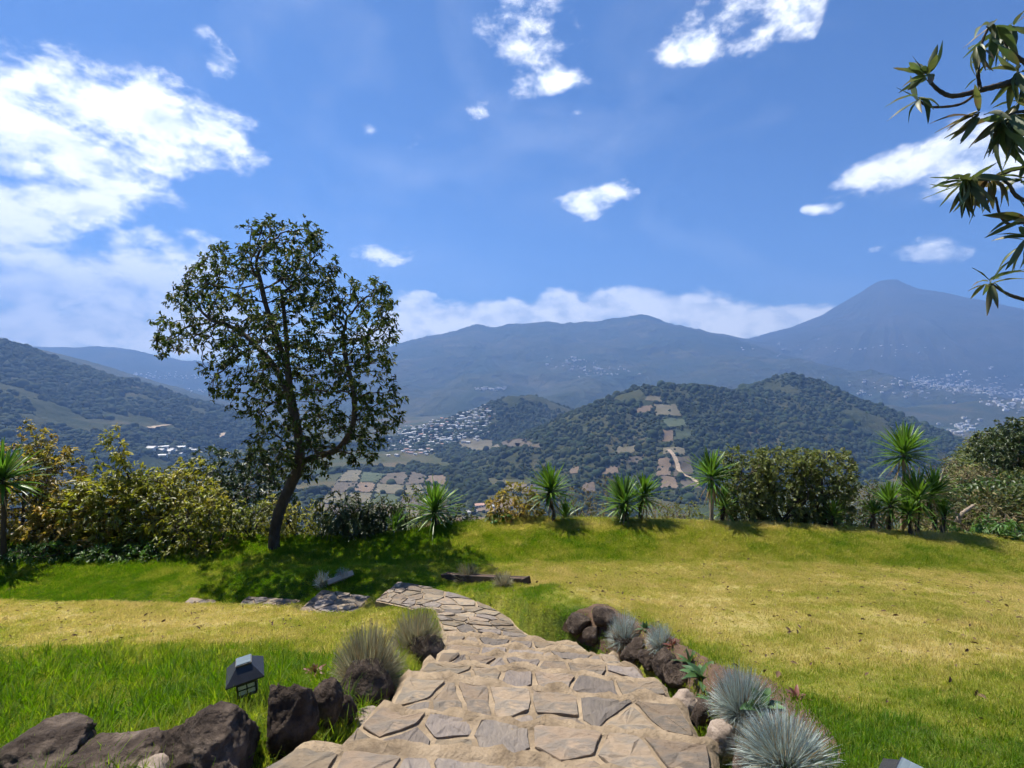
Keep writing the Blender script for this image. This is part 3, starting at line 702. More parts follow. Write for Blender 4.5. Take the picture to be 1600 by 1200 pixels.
turf_col_n = len(turf)
longs = []
for k in range(4):
    V, F = blades(14, .04, .06, .16, .0075, .95, grng, segs=3); longs.append(mesh_np('long_tuft', V, F, MAT['blade'], link=False))
def lawn_points(n, x0, x1, y0, y1, rng, ypow=1.0):
    x = rng.uniform(x0, x1, n); y = y0 + (y1 - y0) * rng.random(n) ** ypow
    keep = np.abs(x) < y * 1.22 + 1.0; keep &= path_sd(x, y) > .02 + .03 * rng.random(n); keep &= poly_sd(x, y, BED) > .03 - .30 * rng.random(n) ** 2.2
    return x[keep], y[keep]
gx, gy = lawn_points(260000, -13.5, 13.5, 1.2, 11.4, grng, 1.12)
gz = ground_z(gx, gy); n = len(gx); dr = dryness(gx, gy)
ln_ = 1.15 - .35 * dr + .5 * (fbm(gx * 1.4, gy * 1.4, octv=3, seed=77)) + .7 * np.clip(fbm(gx * 5, gy * 5, octv=2, seed=78), -.4, 1) * sstep(8.3, 9, gy) + .3 * sstep(5, 10, gy) + .7 * sstep(8.5, 9.2, gy)
sc = np.clip(ln_, .55, 2.2) * grng.uniform(.75, 1.25, n)
g1 = scatter('lawn_grass', np.stack([gx, gy, gz - .004], 1), np.stack([grng.normal(0, .12, n), grng.normal(0, .12, n), grng.uniform(0, 6.28, n)], 1),
        np.stack([sc, sc, sc * grng.uniform(.8, 1.2, n)], 1), grng.integers(0, turf_col_n, n), turf, {'dry': np.clip(dr + grng.normal(0, .12, n) + .28 * fbm(gx * 7, gy * 7, octv=2, seed=90), 0, 1)})
tag(g1, 'short mown grass covering the lawn', 'grass', kind='stuff')
# longer grass: bottom left behind the boulders, along the right border, at the crest and round the banks
lx, ly = lawn_points(60000, -13, 13, 1.2, 11.5, grng, 1.1)
lush = 1 - dryness(lx, ly); dpath = path_sd(lx, ly)
wgt = np.where((lx < -.7) & (ly < 4.4), 1.0 * sstep(4.4, 3.3, ly + .3 * fbm(lx * 2, ly * 2, octv=2)), 0.0)
wgt = np.maximum(wgt, .55 * sstep(.55, .1, dpath) * (ly > 2)); wgt = np.maximum(wgt, .6 * (lx > 0) * sstep(3.0, 2.2, ly - .2 * (lx - 2)))
wgt = np.maximum(wgt, .35 * sstep(9.4, 10.8, ly)); wgt = np.maximum(wgt, .05 * lush)
keep = grng.random(len(lx)) < wgt; lx, ly = lx[keep], ly[keep]; n = len(lx)
ls = grng.uniform(.55, 1.15, n) * np.where((lx < -.7) & (ly < 4.4), 1.05, .55)
g2 = scatter('long_grass', np.stack([lx, ly, ground_z(lx, ly) - .006], 1), np.stack([grng.normal(0, .2, n), grng.normal(0, .2, n), grng.uniform(0, 6.28, n)], 1),
        np.stack([ls, ls, ls * grng.uniform(.7, 1.2, n)], 1), grng.integers(0, 4, n), longs, {'dry': np.clip(dryness(lx, ly) * .6 - .02 + grng.normal(0, .08, n), 0, 1)})
tag(g2, 'longer tufts of green grass by the rocks and path edges', 'grass', kind='stuff')
# ------------------------------------------------------------------ plants
def frames(D):
    D = D / np.maximum(1e-9, np.linalg.norm(D, axis=1, keepdims=True))
    ref = np.tile(np.array([.83, .41, .13]), (len(D), 1)); ref[np.abs(D @ ref[0]) > .93] = (0.1, .2, .97)
    a = np.cross(D, ref); a /= np.linalg.norm(a, axis=1, keepdims=True); b = np.cross(D, a)
    return D, a, b
def tube(path, radii, sides=8, caps=True):
    P = np.asarray(path, float); D = np.gradient(P, axis=0); D, a, b = frames(D)
    th = np.linspace(0, 2 * np.pi, sides, endpoint=False)
    V = P[:, None] + np.asarray(radii)[:, None, None] * (np.cos(th)[None, :, None] * a[:, None] + np.sin(th)[None, :, None] * b[:, None])
    n = len(P); F = []
    for i in range(n - 1):
        for j in range(sides): k = (j + 1) % sides; F.append((i * sides + j, i * sides + k, (i + 1) * sides + k, (i + 1) * sides + j))
    return V.reshape(-1, 3), np.array(F)
def colonize(attr, seeds, step, di, dk, iters, rng, grav=0.0):
    """branches that grow towards free space; seeds: list of polylines (first point index -1 root)"""
    N, PA = [], []
    for line in seeds:
        prev = line[1]
        for p in line[0]:
            N.append(np.array(p, float)); PA.append(prev); prev = len(N) - 1
    A = np.array(attr); alive = np.ones(len(A), bool)
    for it in range(iters):
        kd = kdtree.KDTree(len(N))
        for i, p in enumerate(N): kd.insert(p, i)
        kd.balance()
        acc = {}
        for ai in np.nonzero(alive)[0]:
            co, i, d = kd.find(A[ai])
            if d < dk: alive[ai] = False; continue
            if d < di: acc.setdefault(i, []).append((A[ai] - N[i]) / d)
        if not acc: break
        added = 0
        for i, vs in acc.items():
            v = np.sum(vs, 0); v = v / max(1e-6, np.linalg.norm(v)) + rng.normal(0, .22, 3); v[2] += grav
            p = N[i] + v / np.linalg.norm(v) * step
            if kd.find(p)[2] < step * .35: continue
            N.append(p); PA.append(i); added += 1
        if not added: break
    return np.array(N), np.array(PA)
def radii_of(N, PA, tip, pw):
    n = len(N); r = np.zeros(n); child = np.zeros(n, bool)
    for i in range(n - 1, -1, -1):
        if not child[i]: r[i] = tip ** pw
        p = PA[i]
        if p >= 0: r[p] += r[i]; child[p] = True
    return r ** (1 / pw), ~child
def limb_mesh(N, PA, r, sides=5):
    e = np.nonzero(PA >= 0)[0]; p = PA[e]
    D = np.zeros_like(N); D[e] = N[e] - N[p]
    root = PA < 0
    for i in np.nonzero(root)[0]:
        ch = np.nonzero(PA == i)[0]; D[i] = D[ch[0]] if len(ch) else (0, 0, 1)
    _, a, b = frames(D)
    th = np.linspace(0, 2 * np.pi, sides, endpoint=False)
    main = r[e] > .75 * r[p]
    r0 = np.where(main, np.minimum(r[p], r[e] * 1.35), r[e]); a0 = np.where(main[:, None], a[p], a[e]); b0 = np.where(main[:, None], b[p], b[e])
    c, s = np.cos(th), np.sin(th)
    R0 = N[p][:, None] + r0[:, None, None] * (c[None, :, None] * a0[:, None] + s[None, :, None] * b0[:, None])
    R1 = N[e][:, None] + r[e][:, None, None] * (c[None, :, None] * a[e][:, None] + s[None, :, None] * b[e][:, None])
    V = np.concatenate([R0, R1], 1).reshape(-1, 3)
    j = np.arange(sides); k = (j + 1) % sides
    F = np.stack([j, k, k + sides, j + sides], 1)[None] + (np.arange(len(e)) * 2 * sides)[:, None, None]
    return V, F.reshape(-1, 4)
def leaf_mesh(P, D, L, W, rng, droop=.25, fold=.25):
    """creased six-point leaves: base, two shoulders, two cheeks, tip"""
    n = len(P); D = D / np.linalg.norm(D, axis=1, keepdims=True)
    up = np.array([0, 0, 1.0]) + rng.normal(0, .45, (n, 3)); S = np.cross(D, up); S /= np.maximum(1e-6, np.linalg.norm(S, axis=1, keepdims=True)); U = np.cross(S, D)
    L = L[:, None]; W = W[:, None]
    dz = np.zeros((n, 3)); dz[:, 2] = -1
    b = P; t = P + D * L + dz * L * droop
    m1 = P + D * L * .35 + dz * L * droop * .12; m2 = P + D * L * .7 + dz * L * droop * .5
    V = np.stack([b, m1 - S * W * .45 + U * W * fold, m1 + S * W * .45 + U * W * fold, m2 - S * W * .4 + U * W * fold, m2 + S * W * .4 + U * W * fold, t, (m1 + m2) / 2], 1)
    f = np.array([(0, 6, 1), (0, 2, 6), (1, 6, 3), (2, 4, 6), (3, 6, 5), (4, 5, 6)])
    F = f[None] + (np.arange(n) * 7)[:, None, None]
    return V.reshape(-1, 3), F.reshape(-1, 3)
def rosettes(P, D, per, L, rng, spread=1.0, wl=.33, jitter=.3, droop=.25):
    n = len(P); k = per
    PP = np.repeat(P, k, 0); DD = np.repeat(D / np.maximum(1e-9, np.linalg.norm(D, axis=1, keepdims=True)), k, 0)
    _, a, b = frames(DD); th = rng.uniform(0, 2 * np.pi, n * k)
    out = np.cos(th)[:, None] * a + np.sin(th)[:, None] * b
    sp = rng.uniform(.35, 1.0, (n * k, 1)) * spread
    d = DD * (1 - .55 * sp) + out * sp + rng.normal(0, jitter * .3, (n * k, 3))
    PP = PP - DD * (rng.random((n * k, 1)) * L * .7) + rng.normal(0, L * .08, (n * k, 3))
    ll = L * rng.uniform(.65, 1.2, n * k)
    return leaf_mesh(PP, d, ll, ll * wl * rng.uniform(.8, 1.2, n * k), rng, droop)
def plant_root(name, base, label, cat, group=None):
    return tag(empty(name, base), label, cat, group)

# --- the big tree on the terrace edge
def in_poly(px, py, poly): return poly_sd(np.array(px, float), np.array(py, float), poly)
trng = np.random.default_rng(8)
TB = at_ground(432, 858); TY = float(TB[1])
print('tree base', TB)
CROWN = np.array([(352, 338), (400, 331), (430, 331), (440, 345), (462, 333), (490, 340), (512, 366), (513, 392), (532, 402), (540, 428), (560, 440), (578, 428), (606, 440), (622, 470), (641, 508), (628, 530), (612, 548), (622, 575), (615, 598), (642, 622), (640, 650), (618, 668), (604, 700), (588, 722), (560, 738), (530, 716), (512, 744), (490, 758), (455, 738), (420, 752), (385, 735), (372, 690), (392, 672), (352, 640), (312, 618), (330, 600), (302, 578), (300, 552), (262, 562), (238, 560), (240, 535), (226, 500), (252, 478), (262, 455), (280, 436), (300, 402), (330, 386), (352, 366)])
q = trng.uniform((220, 325), (645, 765), (9000, 2)); sd = -in_poly(q[:, 0], q[:, 1], CROWN)
hd = np.minimum(2.1, .42 * np.sqrt(np.clip(sd, 0, None) / 6.0) + .25); dy = trng.uniform(-1, 1, 9000) * hd
ok = (sd > 3) & ~((np.abs(dy) < hd * .45) & (trng.random(9000) < .35))
ok &= fbm(q[:, 0] * .022, q[:, 1] * .022, dy * 1.6, 2, 5) > -.22          # airy gaps between the branch masses
A = [at_y(a, b, TY + c) for (a, b), c in zip(q[ok][:3100], dy[ok][:3100])]
trunk = smooth_path([TB - np.array([0, 0, .25]), at_y(428, 845, TY), at_y(436, 800, TY + .05), at_y(455, 755, TY + .05), at_y(468, 725, TY), at_y(466, 680, TY), at_y(456, 630, TY - .05), at_y(450, 580, TY), at_y(447, 520, TY + .1), at_y(440, 460, TY)], 34)
fork = smooth_path([trunk[15], at_y(490, 715, TY - .15), at_y(530, 700, TY - .3), at_y(552, 660, TY - .35), at_y(552, 610, TY - .3), at_y(540, 560, TY - .2), at_y(536, 520, TY - .1)], 22)[1:]
fork2 = smooth_path([trunk[22], at_y(430, 575, TY + .25), at_y(405, 545, TY + .4), at_y(370, 515, TY + .5), at_y(330, 500, TY + .4)], 14)[1:]
fork3 = smooth_path([trunk[26], at_y(430, 520, TY - .3), at_y(415, 475, TY - .5), at_y(405, 430, TY - .4)], 10)[1:]
N, PA = colonize(A, [(trunk, -1), (fork, 15), (fork2, 22), (fork3, 26)], .12, 1.2, .14, 95, trng, .02)
r, tips = radii_of(N, PA, .0054, 2.16)
r = np.where(r > .05, r * .86, r); r[:3] *= (1.4, 1.22, 1.08)
tree = plant_root('avocado_tree', TB, 'tall broadleaf tree with an airy dark green crown standing on the terrace', 'tree')
off = np.array(TB)
thick = r > .05
V, F = limb_mesh(N - off, PA, r, 7)
tr = mesh_np('trunk', V, F, MAT['bark'], tree, smooth=True)
D = np.zeros_like(N); D[PA >= 0] = (N - N[PA])[PA >= 0]
cand = np.nonzero((r < .016) & (PA >= 0) & (np.arange(len(N)) > 60))[0]
tipi = cand[tips[cand]]; oth = cand[~tips[cand]]; oth = oth[trng.random(len(oth)) < .62]
ids = np.r_[tipi, tipi, oth]
V, F = rosettes(N[ids] - off + trng.normal(0, .045, (len(ids), 3)), D[ids] + trng.normal(0, .05, (len(ids), 3)), 7, .096, trng, wl=.42)
mesh_np('crown', V, F, MAT['leaf_tree'], tree)
print('tree nodes', len(N), 'rosettes', len(ids))

# --- generic shrubs
def shrub(name, px, py, w, h, label, leafmat, seed, Y=None, n=420, L=.11, per=6, stems=4, lump=.35, wl=.36, depth=None, cat='shrub', group=None, top=1.0, bark='bark', step=.10, hollow=.2, spread=1.0, zbase=None, tipr=.0045, keepo=.6, droop=.25, lean=0.0, shape=None):
    rg = np.random.default_rng(seed)
    if Y is None: base = at_ground(px, py)
    else:
        b = at_y(px, py, Y); base = np.array([b[0], Y, b[2]])
    if zbase is not None: base[2] = zbase
    depth = depth or w * .8
    q = rg.uniform(-1, 1, (n * 12, 3)); q[:, 2] = rg.random(len(q))
    rad = 1 + lump * fbm(q[:, 0] * 1.8 + seed, q[:, 1] * 1.8, q[:, 2] * 2.2, 3, seed)
    if shape == 'column': e = np.hypot(q[:, 0], q[:, 1]) + np.clip(q[:, 2] - .75, 0, None) ** 2 * 6
    else: e = np.sqrt(q[:, 0] ** 2 + q[:, 1] ** 2 + (np.clip(q[:, 2] - .35, 0, None) / .65) ** 2 + (np.clip(.35 - q[:, 2], 0, None) / .7) ** 2 * .5)
    ok = (e < rad) & ~((e < rad * .55) & (rg.random(len(q)) < hollow * 2))
    q = q[ok][:n]
    A = base + np.stack([q[:, 0] * w / 2 + lean * q[:, 2], q[:, 1] * depth / 2, q[:, 2] * h * top], 1)
    seeds = []
    for s in range(stems):
        o = base + np.array([rg.uniform(-.15, .15) * w, rg.uniform(-.15, .15) * depth, -.08])
        tgt = base + np.array([rg.uniform(-.3, .3) * w + lean * .5, rg.uniform(-.3, .3) * depth, h * rg.uniform(.35, .6)])
        if s == 0: o0 = o
        seeds.append((smooth_path([o, o * .6 + tgt * .4 + rg.normal(0, .05, 3), tgt], max(4, int(h * .5 / step))), -1 if s == 0 else 0))
    N, PA = colonize(A, seeds, step, max(w, h), step * 1.25, 45, rg)
    r, tips = radii_of(N, PA, tipr, 2.2)
    root = plant_root(name, base, label, cat, group)
    V, F = limb_mesh(N - base, PA, r, 4); mesh_np('stem', V, F, MAT[bark], root, smooth=True)
    D = np.zeros_like(N); D[PA >= 0] = (N - N[PA])[PA >= 0]; D[PA < 0] = (0, 0, 1)
    cand = np.nonzero((r < tipr * 3.2) & (PA >= 0))[0]
    t = cand[tips[cand]]; o = cand[~tips[cand]]; o = o[rg.random(len(o)) < keepo]
    ids = np.r_[t, t, o]
    if per:
        V, F = rosettes(N[ids] - base + rg.normal(0, step * .4, (len(ids), 3)), D[ids], per, L, rg, spread=spread, wl=wl, droop=droop)
        mesh_np('foliage', V, F, MAT[leafmat], root)
    return root
G1 = 'shrubs along the terrace edge'
shrub('shrub', 40, 858, 2.6, 2.35, 'copper-topped shrub at the left edge behind the cut-off yucca', 'leaf_copper', 1, Y=10.6, n=700, L=.13, per=6, zbase=-4.15)
shrub('shrub', 62, 850, .95, 2.75, 'slender coppery young tree rising above the left-edge shrub', 'leaf_copper', 2, Y=11.1, n=260, L=.12, zbase=-4.2, shape='column', stems=2)
shrub('shrub', 190, 855, 2.6, 1.75, 'golden-green shrub around the dark upright stem, second from left', 'leaf_gold', 3, Y=10.7, n=700, L=.13, per=6, zbase=-4.15, hollow=.35)
shrub('shrub', 188, 850, 1.25, 2.75, 'thin young tree with a dark straight stem and golden leaf tips', 'leaf_gold', 4, Y=10.5, n=200, L=.12, zbase=-4.15, stems=1, top=1.0, hollow=0.1)
shrub('shrub', 275, 857, 2.2, 1.95, 'golden-green shrub with glossy leaves left of the tall tree', 'leaf_gold', 5, Y=10.6, n=700, L=.13, zbase=-4.15)
shrub('shrub', 322, 862, 1.6, 1.35, 'low dense golden-green shrub beside the tall tree trunk', 'leaf_gold', 6, Y=10.0, n=480, L=.11, zbase=-4.05)
shrub('shrub', 120, 858, 2.0, 1.45, 'low brownish golden shrub between the two slender young trees', 'leaf_copper', 16, Y=10.3, n=520, L=.12, zbase=-4.15)
shrub('shrub', 410, 855, 1.5, 1.0, 'low yellow-green shrub right behind the tall tree trunk', 'leaf_gold', 7, Y=10.9, n=360, L=.10, zbase=-4.15)
shrub('shrub', 478, 852, 1.3, .9, 'low yellow-green shrub just right of the tall tree trunk', 'leaf_gold', 8, Y=10.9, n=320, L=.09, zbase=-4.1)
shrub('dark_tree', 372, 850, 3.6, 3.4, 'dense dark green tree behind the golden shrubs and tall trunk', 'leaf_dark', 9, Y=13.2, n=1100, L=.13, per=7, zbase=-5.6, cat='tree', stems=3)
shrub('shrub', 548, 842, 1.5, 1.05, 'dark leafy shrub with drooping leaves right of the tall tree', 'leaf_dark', 10, Y=10.8, n=360, L=.17, per=6, zbase=-4.0, wl=.22, droop=.5)
shrub('shrub', 598, 845, 1.2, .85, 'dark drooping shrub left of the shaded yucca', 'leaf_dark', 11, Y=10.9, n=300, L=.16, per=6, zbase=-4.0, wl=.22, droop=.5)
shrub('shrub', 648, 838, .95, 1.15, 'grey-green shrub touching the shaded yucca', 'leaf_olive', 12, Y=11.2, n=280, L=.08, zbase=-4.05)
shrub('shrub', 715, 838, 1.0, .7, 'dark low shrub right of the shaded yucca', 'leaf_dark', 13, Y=11.0, n=260, L=.09, zbase=-4.0)
shrub('shrub', 806, 835, 1.35, 1.15, 'yellow-orange shrub left of the tall central yucca', 'leaf_copper', 14, Y=10.9, n=520, L=.11, zbase=-3.95)
shrub('shrub', 782, 836, .8, .62, 'green low plant in front of the yellow-orange shrub', 'leaf_fresh', 15, Y=10.6, n=200, L=.11, zbase=-3.95)
shrub('shrub', 905, 830, 1.1, 1.2, 'dry thin scrub between the central yucca and the twin yuccas', 'leaf_dryscrub', 17, Y=11.6, n=260, L=.06, per=4, zbase=-4.2, bark='twig_dry')
shrub('shrub', 940, 828, 1.3, 1.75, 'brown twiggy scrub left of the twin yuccas', 'leaf_dryscrub', 18, Y=12.4, n=330, L=.06, per=3, zbase=-4.7, bark='twig_dry')
shrub('shrub', 1040, 825, 1.3, .95, 'grey-green scrub right of the twin yuccas', 'leaf_dryscrub', 19, Y=12.0, n=330, L=.065, per=5, zbase=-4.5, bark='twig_dry')
shrub('shrub', 1075, 822, 1.0, .95, 'olive scrub just left of the tall yucca by the hedge', 'leaf_olive', 20, Y=11.7, n=300, L=.07, zbase=-4.3)
shrub('shrub', 1165, 816, 1.4, 1.85, 'left end bush of the tall olive hedge', 'leaf_olive', 21, Y=11.1, n=1100, L=.11, per=8, zbase=-3.95, shape='column', depth=1.2, stems=4)
shrub('shrub', 1222, 815, 1.5, 1.90, 'middle bush of the tall olive hedge', 'leaf_olive', 22, Y=11.2, n=1150, L=.11, per=8, zbase=-3.95, shape='column', depth=1.2, stems=4)
shrub('shrub', 1282, 815, 1.5, 1.88, 'right end bush of the tall olive hedge', 'leaf_olive', 23, Y=11.2, n=1150, L=.11, per=8, zbase=-4.0, shape='column', depth=1.2, stems=4)
shrub('shrub', 1345, 815, 1.7, 1.55, 'dark scrubby bush between the olive hedge and the yucca clump', 'leaf_dark', 24, Y=12.8, n=520, L=.08, zbase=-4.7)
shrub('shrub', 1375, 812, 2.0, 1.2, 'dull brown-green bush behind the yucca clump', 'leaf_dryscrub', 25, Y=13.6, n=420, L=.07, zbase=-4.7, bark='twig_dry')
shrub('shrub', 1470, 812, 2.4, 1.5, 'dark green bush behind the leaning dead sticks', 'leaf_dark', 26, Y=16.0, n=560, L=.10, zbase=-5.5)
shrub('shrub', 1505, 800, 3.4, 1.8, 'reddish brown leafless thicket beyond the yucca clump', 'leaf_dryscrub', 27, Y=17.0, n=620, L=.07, per=2, zbase=-5.4, bark='twig_dry')
shrub('shrub', 1575, 800, 3.2, 1.35, 'yellow-green rounded bush at the right edge', 'leaf_fresh', 28, Y=15.5, n=620, L=.09, zbase=-5.2)
shrub('shrub', 1530, 812, 2.6, 1.0, 'dry tan bush below the yellow-green bush', 'leaf_dryscrub', 29, Y=13.4, n=420, L=.07, per=4, zbase=-5.0, bark='twig_dry')
shrub('shrub', 1568, 838, 1.3, .75, 'broad-leaved green plant near the right edge of the lawn', 'leaf_fresh', 30, Y=10.9, n=200, L=.20, per=6, zbase=-4.35, wl=.22, droop=.55)
shrub('shrub', 1500, 832, 1.0, .4, 'low creeping green plant at the foot of the log', 'leaf_fresh', 31, Y=10.9, n=140, L=.15, per=6, zbase=-4.25, wl=.25)
shrub('dark_tree', 1602, 760, 3.6, 2.5, 'dark green dense tree cut off by the right edge', 'leaf_dark', 32, Y=19.0, n=1000, L=.15, per=7, zbase=-4.75, cat='tree', stems=3)
# low weeds under the golden shrubs
for k, (px, py, w, h, lab) in enumerate([(75, 862, 1.4, .42, 'bright green nettle-like weeds below the copper shrub'), (225, 866, 1.1, .38, 'bright green weeds below the golden shrubs'),
                                         (170, 864, 1.0, .32, 'small patch of green weeds under the dark upright stem'), (20, 866, .9, .3, 'green weeds at the foot of the cut-off yucca')]):
    shrub('weed_clump', px, py, w, h, lab, 'leaf_fresh', 60 + k, Y=9.6, n=170, L=.10, per=6, cat='weeds', wl=.25, step=.07, zbase=float(ground_z(at_y(px, py, 9.6)[0], 9.6)), group='weeds along the left shrubs')

# --- yuccas
def sword(P, D, L, W, rng, droop):
    """long folded sword leaves, four segments"""
    n = len(P); D = D / np.linalg.norm(D, axis=1, keepdims=True)
    S = np.cross(D, np.array([0, 0, 1.0]) + rng.normal(0, .1, (n, 3))); S /= np.maximum(1e-6, np.linalg.norm(S, axis=1, keepdims=True)); U = np.cross(S, D)
    prof = [(0, .55), (.3, 1), (.62, .8), (.85, .4), (1, .03)]; rows = []
    for t, w in prof:
        c = P + D * (L * t)[:, None]; c[:, 2] -= droop * L * t ** 2.2
        e = S * (W * w * .5)[:, None]; up = U * (W * w * .22)[:, None]
        rows += [c - e + up, c, c + e + up]
    V = np.stack(rows, 1); f = []
    for k in range(4):
        b = k * 3; f += [(b, b + 1, b + 4, b + 3), (b + 1, b + 2, b + 5, b + 4)]
    F = np.array(f)[None] + (np.arange(n) * 15)[:, None, None]
    return V.reshape(-1, 3), F.reshape(-1, 4)
def yucca(px, py_base, py_head, rpx, label, seed, Y=10.6, nl=120, skirt=0, low=-.35, tilt=0.0, group='yuccas along the lawn edge', base_z=None, barkm='bark'):
    rg = np.random.default_rng(seed)
    b = at_y(px, py_base, Y); b[2] = float(ground_z(b[0], b[1])) - .05 if base_z is None else base_z
    hd = at_y(px + tilt, py_head, Y); L = rpx / ppm(Y) * 1.25
    root = plant_root('yucca', b, label, 'yucca', group)
    H = hd - b; hh = H[2]
    if hh > .25:
        path = smooth_path([(0, 0, -.1), H * .35 + np.array([rg.normal(0, .03), 0, 0]), H * .7 + np.array([rg.normal(0, .03), 0, 0]), H], 12)
        rad = np.interp(np.linspace(0, 1, 12), [0, .1, .8, 1], [.065, .045, .04, .036]) * (1 + .1 * rg.normal(size=12))
        V, F = tube(path, rad, 8); mesh_np('trunk', V, F, MAT[barkm], root, smooth=True)
    k = np.arange(nl); lean = rg.normal(0, .16, 2); el = np.interp(k / nl, [0, .3, .7, 1], [1.45, .95, .35, low]) + rg.normal(0, .09, nl); az = k * 2.39996 + rg.normal(0, .15, nl)
    D = np.stack([np.cos(az) * np.cos(el), np.sin(az) * np.cos(el), np.sin(el)], 1)
    D[:, :2] += lean[None] * (.4 + D[:, 2:3])
    P = H[None] + np.array([0, 0, 1.])[None] * np.interp(el, [-.5, 1.5], [-.16, .04])[:, None] + D * .03
    LL = L * rg.uniform(.62, 1.12, nl) * np.interp(el, [-.5, .6, 1.5], [.9, 1.05, .85])
    V, F = sword(P, D, LL, np.full(nl, .042) * rg.uniform(.8, 1.15, nl) * min(1.2, L / .5 + .2), rg, np.interp(el, [-.5, .3, 1.5], [.32, .14, 0]))
    mesh_np('leaf_crown', V, F, MAT['yucca'], root)
    skirt = skirt or (8 if hh > .25 else 0)
    if skirt:
        az = rg.uniform(0, 6.28, skirt); el = rg.uniform(-1.45, -.75, skirt)
        D = np.stack([np.cos(az) * np.cos(el), np.sin(az) * np.cos(el), np.sin(el)], 1)
        V, F = sword(np.tile(H, (skirt, 1)) + np.array([0, 0, -.14]) + rg.normal(0, .02, (skirt, 3)), D, L * rg.uniform(.6, 1.0, skirt), np.full(skirt, .03), rg, np.full(skirt, .15))
        mesh_np('dead_leaf_skirt', V, F, MAT['yucca_dead'], root)
    return root
yucca(4, 862, 745, 52, 'yucca cut off by the left edge of the photo', 1, Y=9.4, nl=130, base_z=-4.05)
yucca(679, 838, 795, 44, 'shaded dark yucca just right of the tall tree', 2, Y=10.6, nl=130, base_z=-3.85)
yucca(861, 826, 764, 38, 'tall slim yucca beside the yellow-orange shrub', 3, Y=10.6, skirt=10)
yucca(982, 828, 782, 37, 'left stem of the twin yuccas in the middle of the lawn edge', 4, Y=10.5, tilt=-6)
yucca(1000, 826, 772, 34, 'right stem of the twin yuccas in the middle of the lawn edge', 5, Y=10.7, tilt=6)
yucca(972, 826, 812, 24, 'small yucca offshoot at the foot of the twin yuccas', 6, Y=10.4, nl=50)
yucca(1112, 818, 742, 38, 'tall yucca with a brown leaf skirt left of the olive hedge', 7, Y=10.6, skirt=26, barkm='bark_pale')
yucca(1132, 816, 790, 28, 'small shaded yucca between the skirted yucca and the hedge', 8, Y=10.8, nl=60)
yucca(1412, 815, 706, 43, 'tallest yucca with a bare pale trunk at the right', 9, Y=11.0, nl=150, skirt=14, barkm='bark_pale')
yucca(1302, 812, 806, 24, 'small bright stemless yucca below the olive hedge', 10, Y=10.6, nl=50, low=.15)
yucca(1390, 815, 785, 34, 'short yucca left of the bare pale trunk', 11, Y=10.7, nl=90)
yucca(1434, 817, 776, 40, 'wide short yucca right of the bare pale trunk', 12, Y=10.6, nl=120)
yucca(1458, 817, 768, 36, 'short yucca at the right end of the yucca clump', 13, Y=11.0, nl=100)
yucca(1422, 818, 800, 26, 'low yucca in front of the yucca clump', 14, Y=10.4, nl=60)
yucca(1366, 818, 800, 22, 'low leafy yucca at the left end of the yucca clump', 15, Y=10.6, nl=60)
yucca(1474, 822, 803, 24, 'low yucca nearest the leaning log', 16, Y=10.7, nl=60)
yucca(616, 842, 824, 26, 'small dark yucca between the dark shrubs right of the tree', 17, Y=10.5, nl=45, base_z=-3.9)
yucca(884, 828, 806, 26, 'small yucca at the right foot of the tall slim yucca', 18, Y=10.7, nl=50)

# --- tufts of ornamental grass
def tuft(px, py, wpx, hpx, label, mat, seed, n=1500, lift=0.0, w=.0032, lean=1.15):
    rg = np.random.default_rng(seed)
    b = at_ground(px, py); s = 1 / ppm(b[1] * CP - b[2] * SP); rad = wpx * s * .5; h = hpx * s * 1.05
    b[2] += lift
    root = plant_root('grass_tuft', b, label, 'grass tuft', 'ornamental grass tufts by the path')
    th = rg.uniform(0, 2 * np.pi, n); el = np.arcsin(rg.uniform(.02, 1, n) ** .8)
    d = np.stack([np.cos(th) * np.cos(el), np.sin(th) * np.cos(el), np.sin(el)], 1)
    L = rg.uniform(.75, 1.1, n); side = np.cross(d, rg.normal(size=(n, 3))); side /= np.linalg.norm(side, axis=1, keepdims=True)
    P0 = np.stack([np.cos(th) * .22 * rad, np.sin(th) * .22 * rad, np.zeros(n)], 1) * rg.random((n, 1))
    rows = []
    for t, ww in ((0, 1), (.45, .8), (.8, .5), (1, 0)):
        c = P0 + d * np.array([rad, rad, h]) * (L * t)[:, None]; c[:, 2] -= .22 * h * t ** 2.2 * (1 - np.sin(el)) * rg.uniform(.5, 1.4, n)
        rows += [c - side * w * .5 * ww, c + side * w * .5 * ww] if ww else [c]
    V = np.stack(rows, 1); f = np.array([(0, 1, 3), (0, 3, 2), (2, 3, 5), (2, 5, 4), (4, 5, 6)])
    F = (f[None] + (np.arange(n) * 7)[:, None, None]).reshape(-1, 3)
    sag = np.repeat(rg.random(n) < .22, 7); V = V.reshape(-1, 3); V[:, 2] = np.where(sag, V[:, 2] * .55, V[:, 2]); V[:, :2] += np.repeat(rg.normal(0, .06 * rad, (n, 2)), 7, 0) * (V[:, 2:3] / max(h, .01)) ** 2
    live = rg.random(n) > .16
    mesh_np('blades', V, F.reshape(n, -1, 3)[live].reshape(-1, 3), MAT[mat], root)
    mesh_np('dead_blades', V, F.reshape(n, -1, 3)[~live].reshape(-1, 3), MAT['yucca_dead'], root)
    Vb, Fb = ICO[2]; Vb = Vb * (1 + .15 * fbm(Vb[:, 0] * 2, Vb[:, 1] * 2, Vb[:, 2] * 2, 3, seed))[:, None] * np.array([rad * .38, rad * .38, h * .30])
    mesh_np('thatch', Vb, Fb, MAT['fescue_base'], root, smooth=True)
tuft(574, 1075, 122, 98, 'largest olive-grey grass tuft at the left of the steps', 'fescue_dry', 1, 3600, w=.0048)
tuft(650, 1020, 92, 68, 'second olive-grey grass tuft where the left rocks end', 'fescue_dry', 2, 2800, w=.0048)
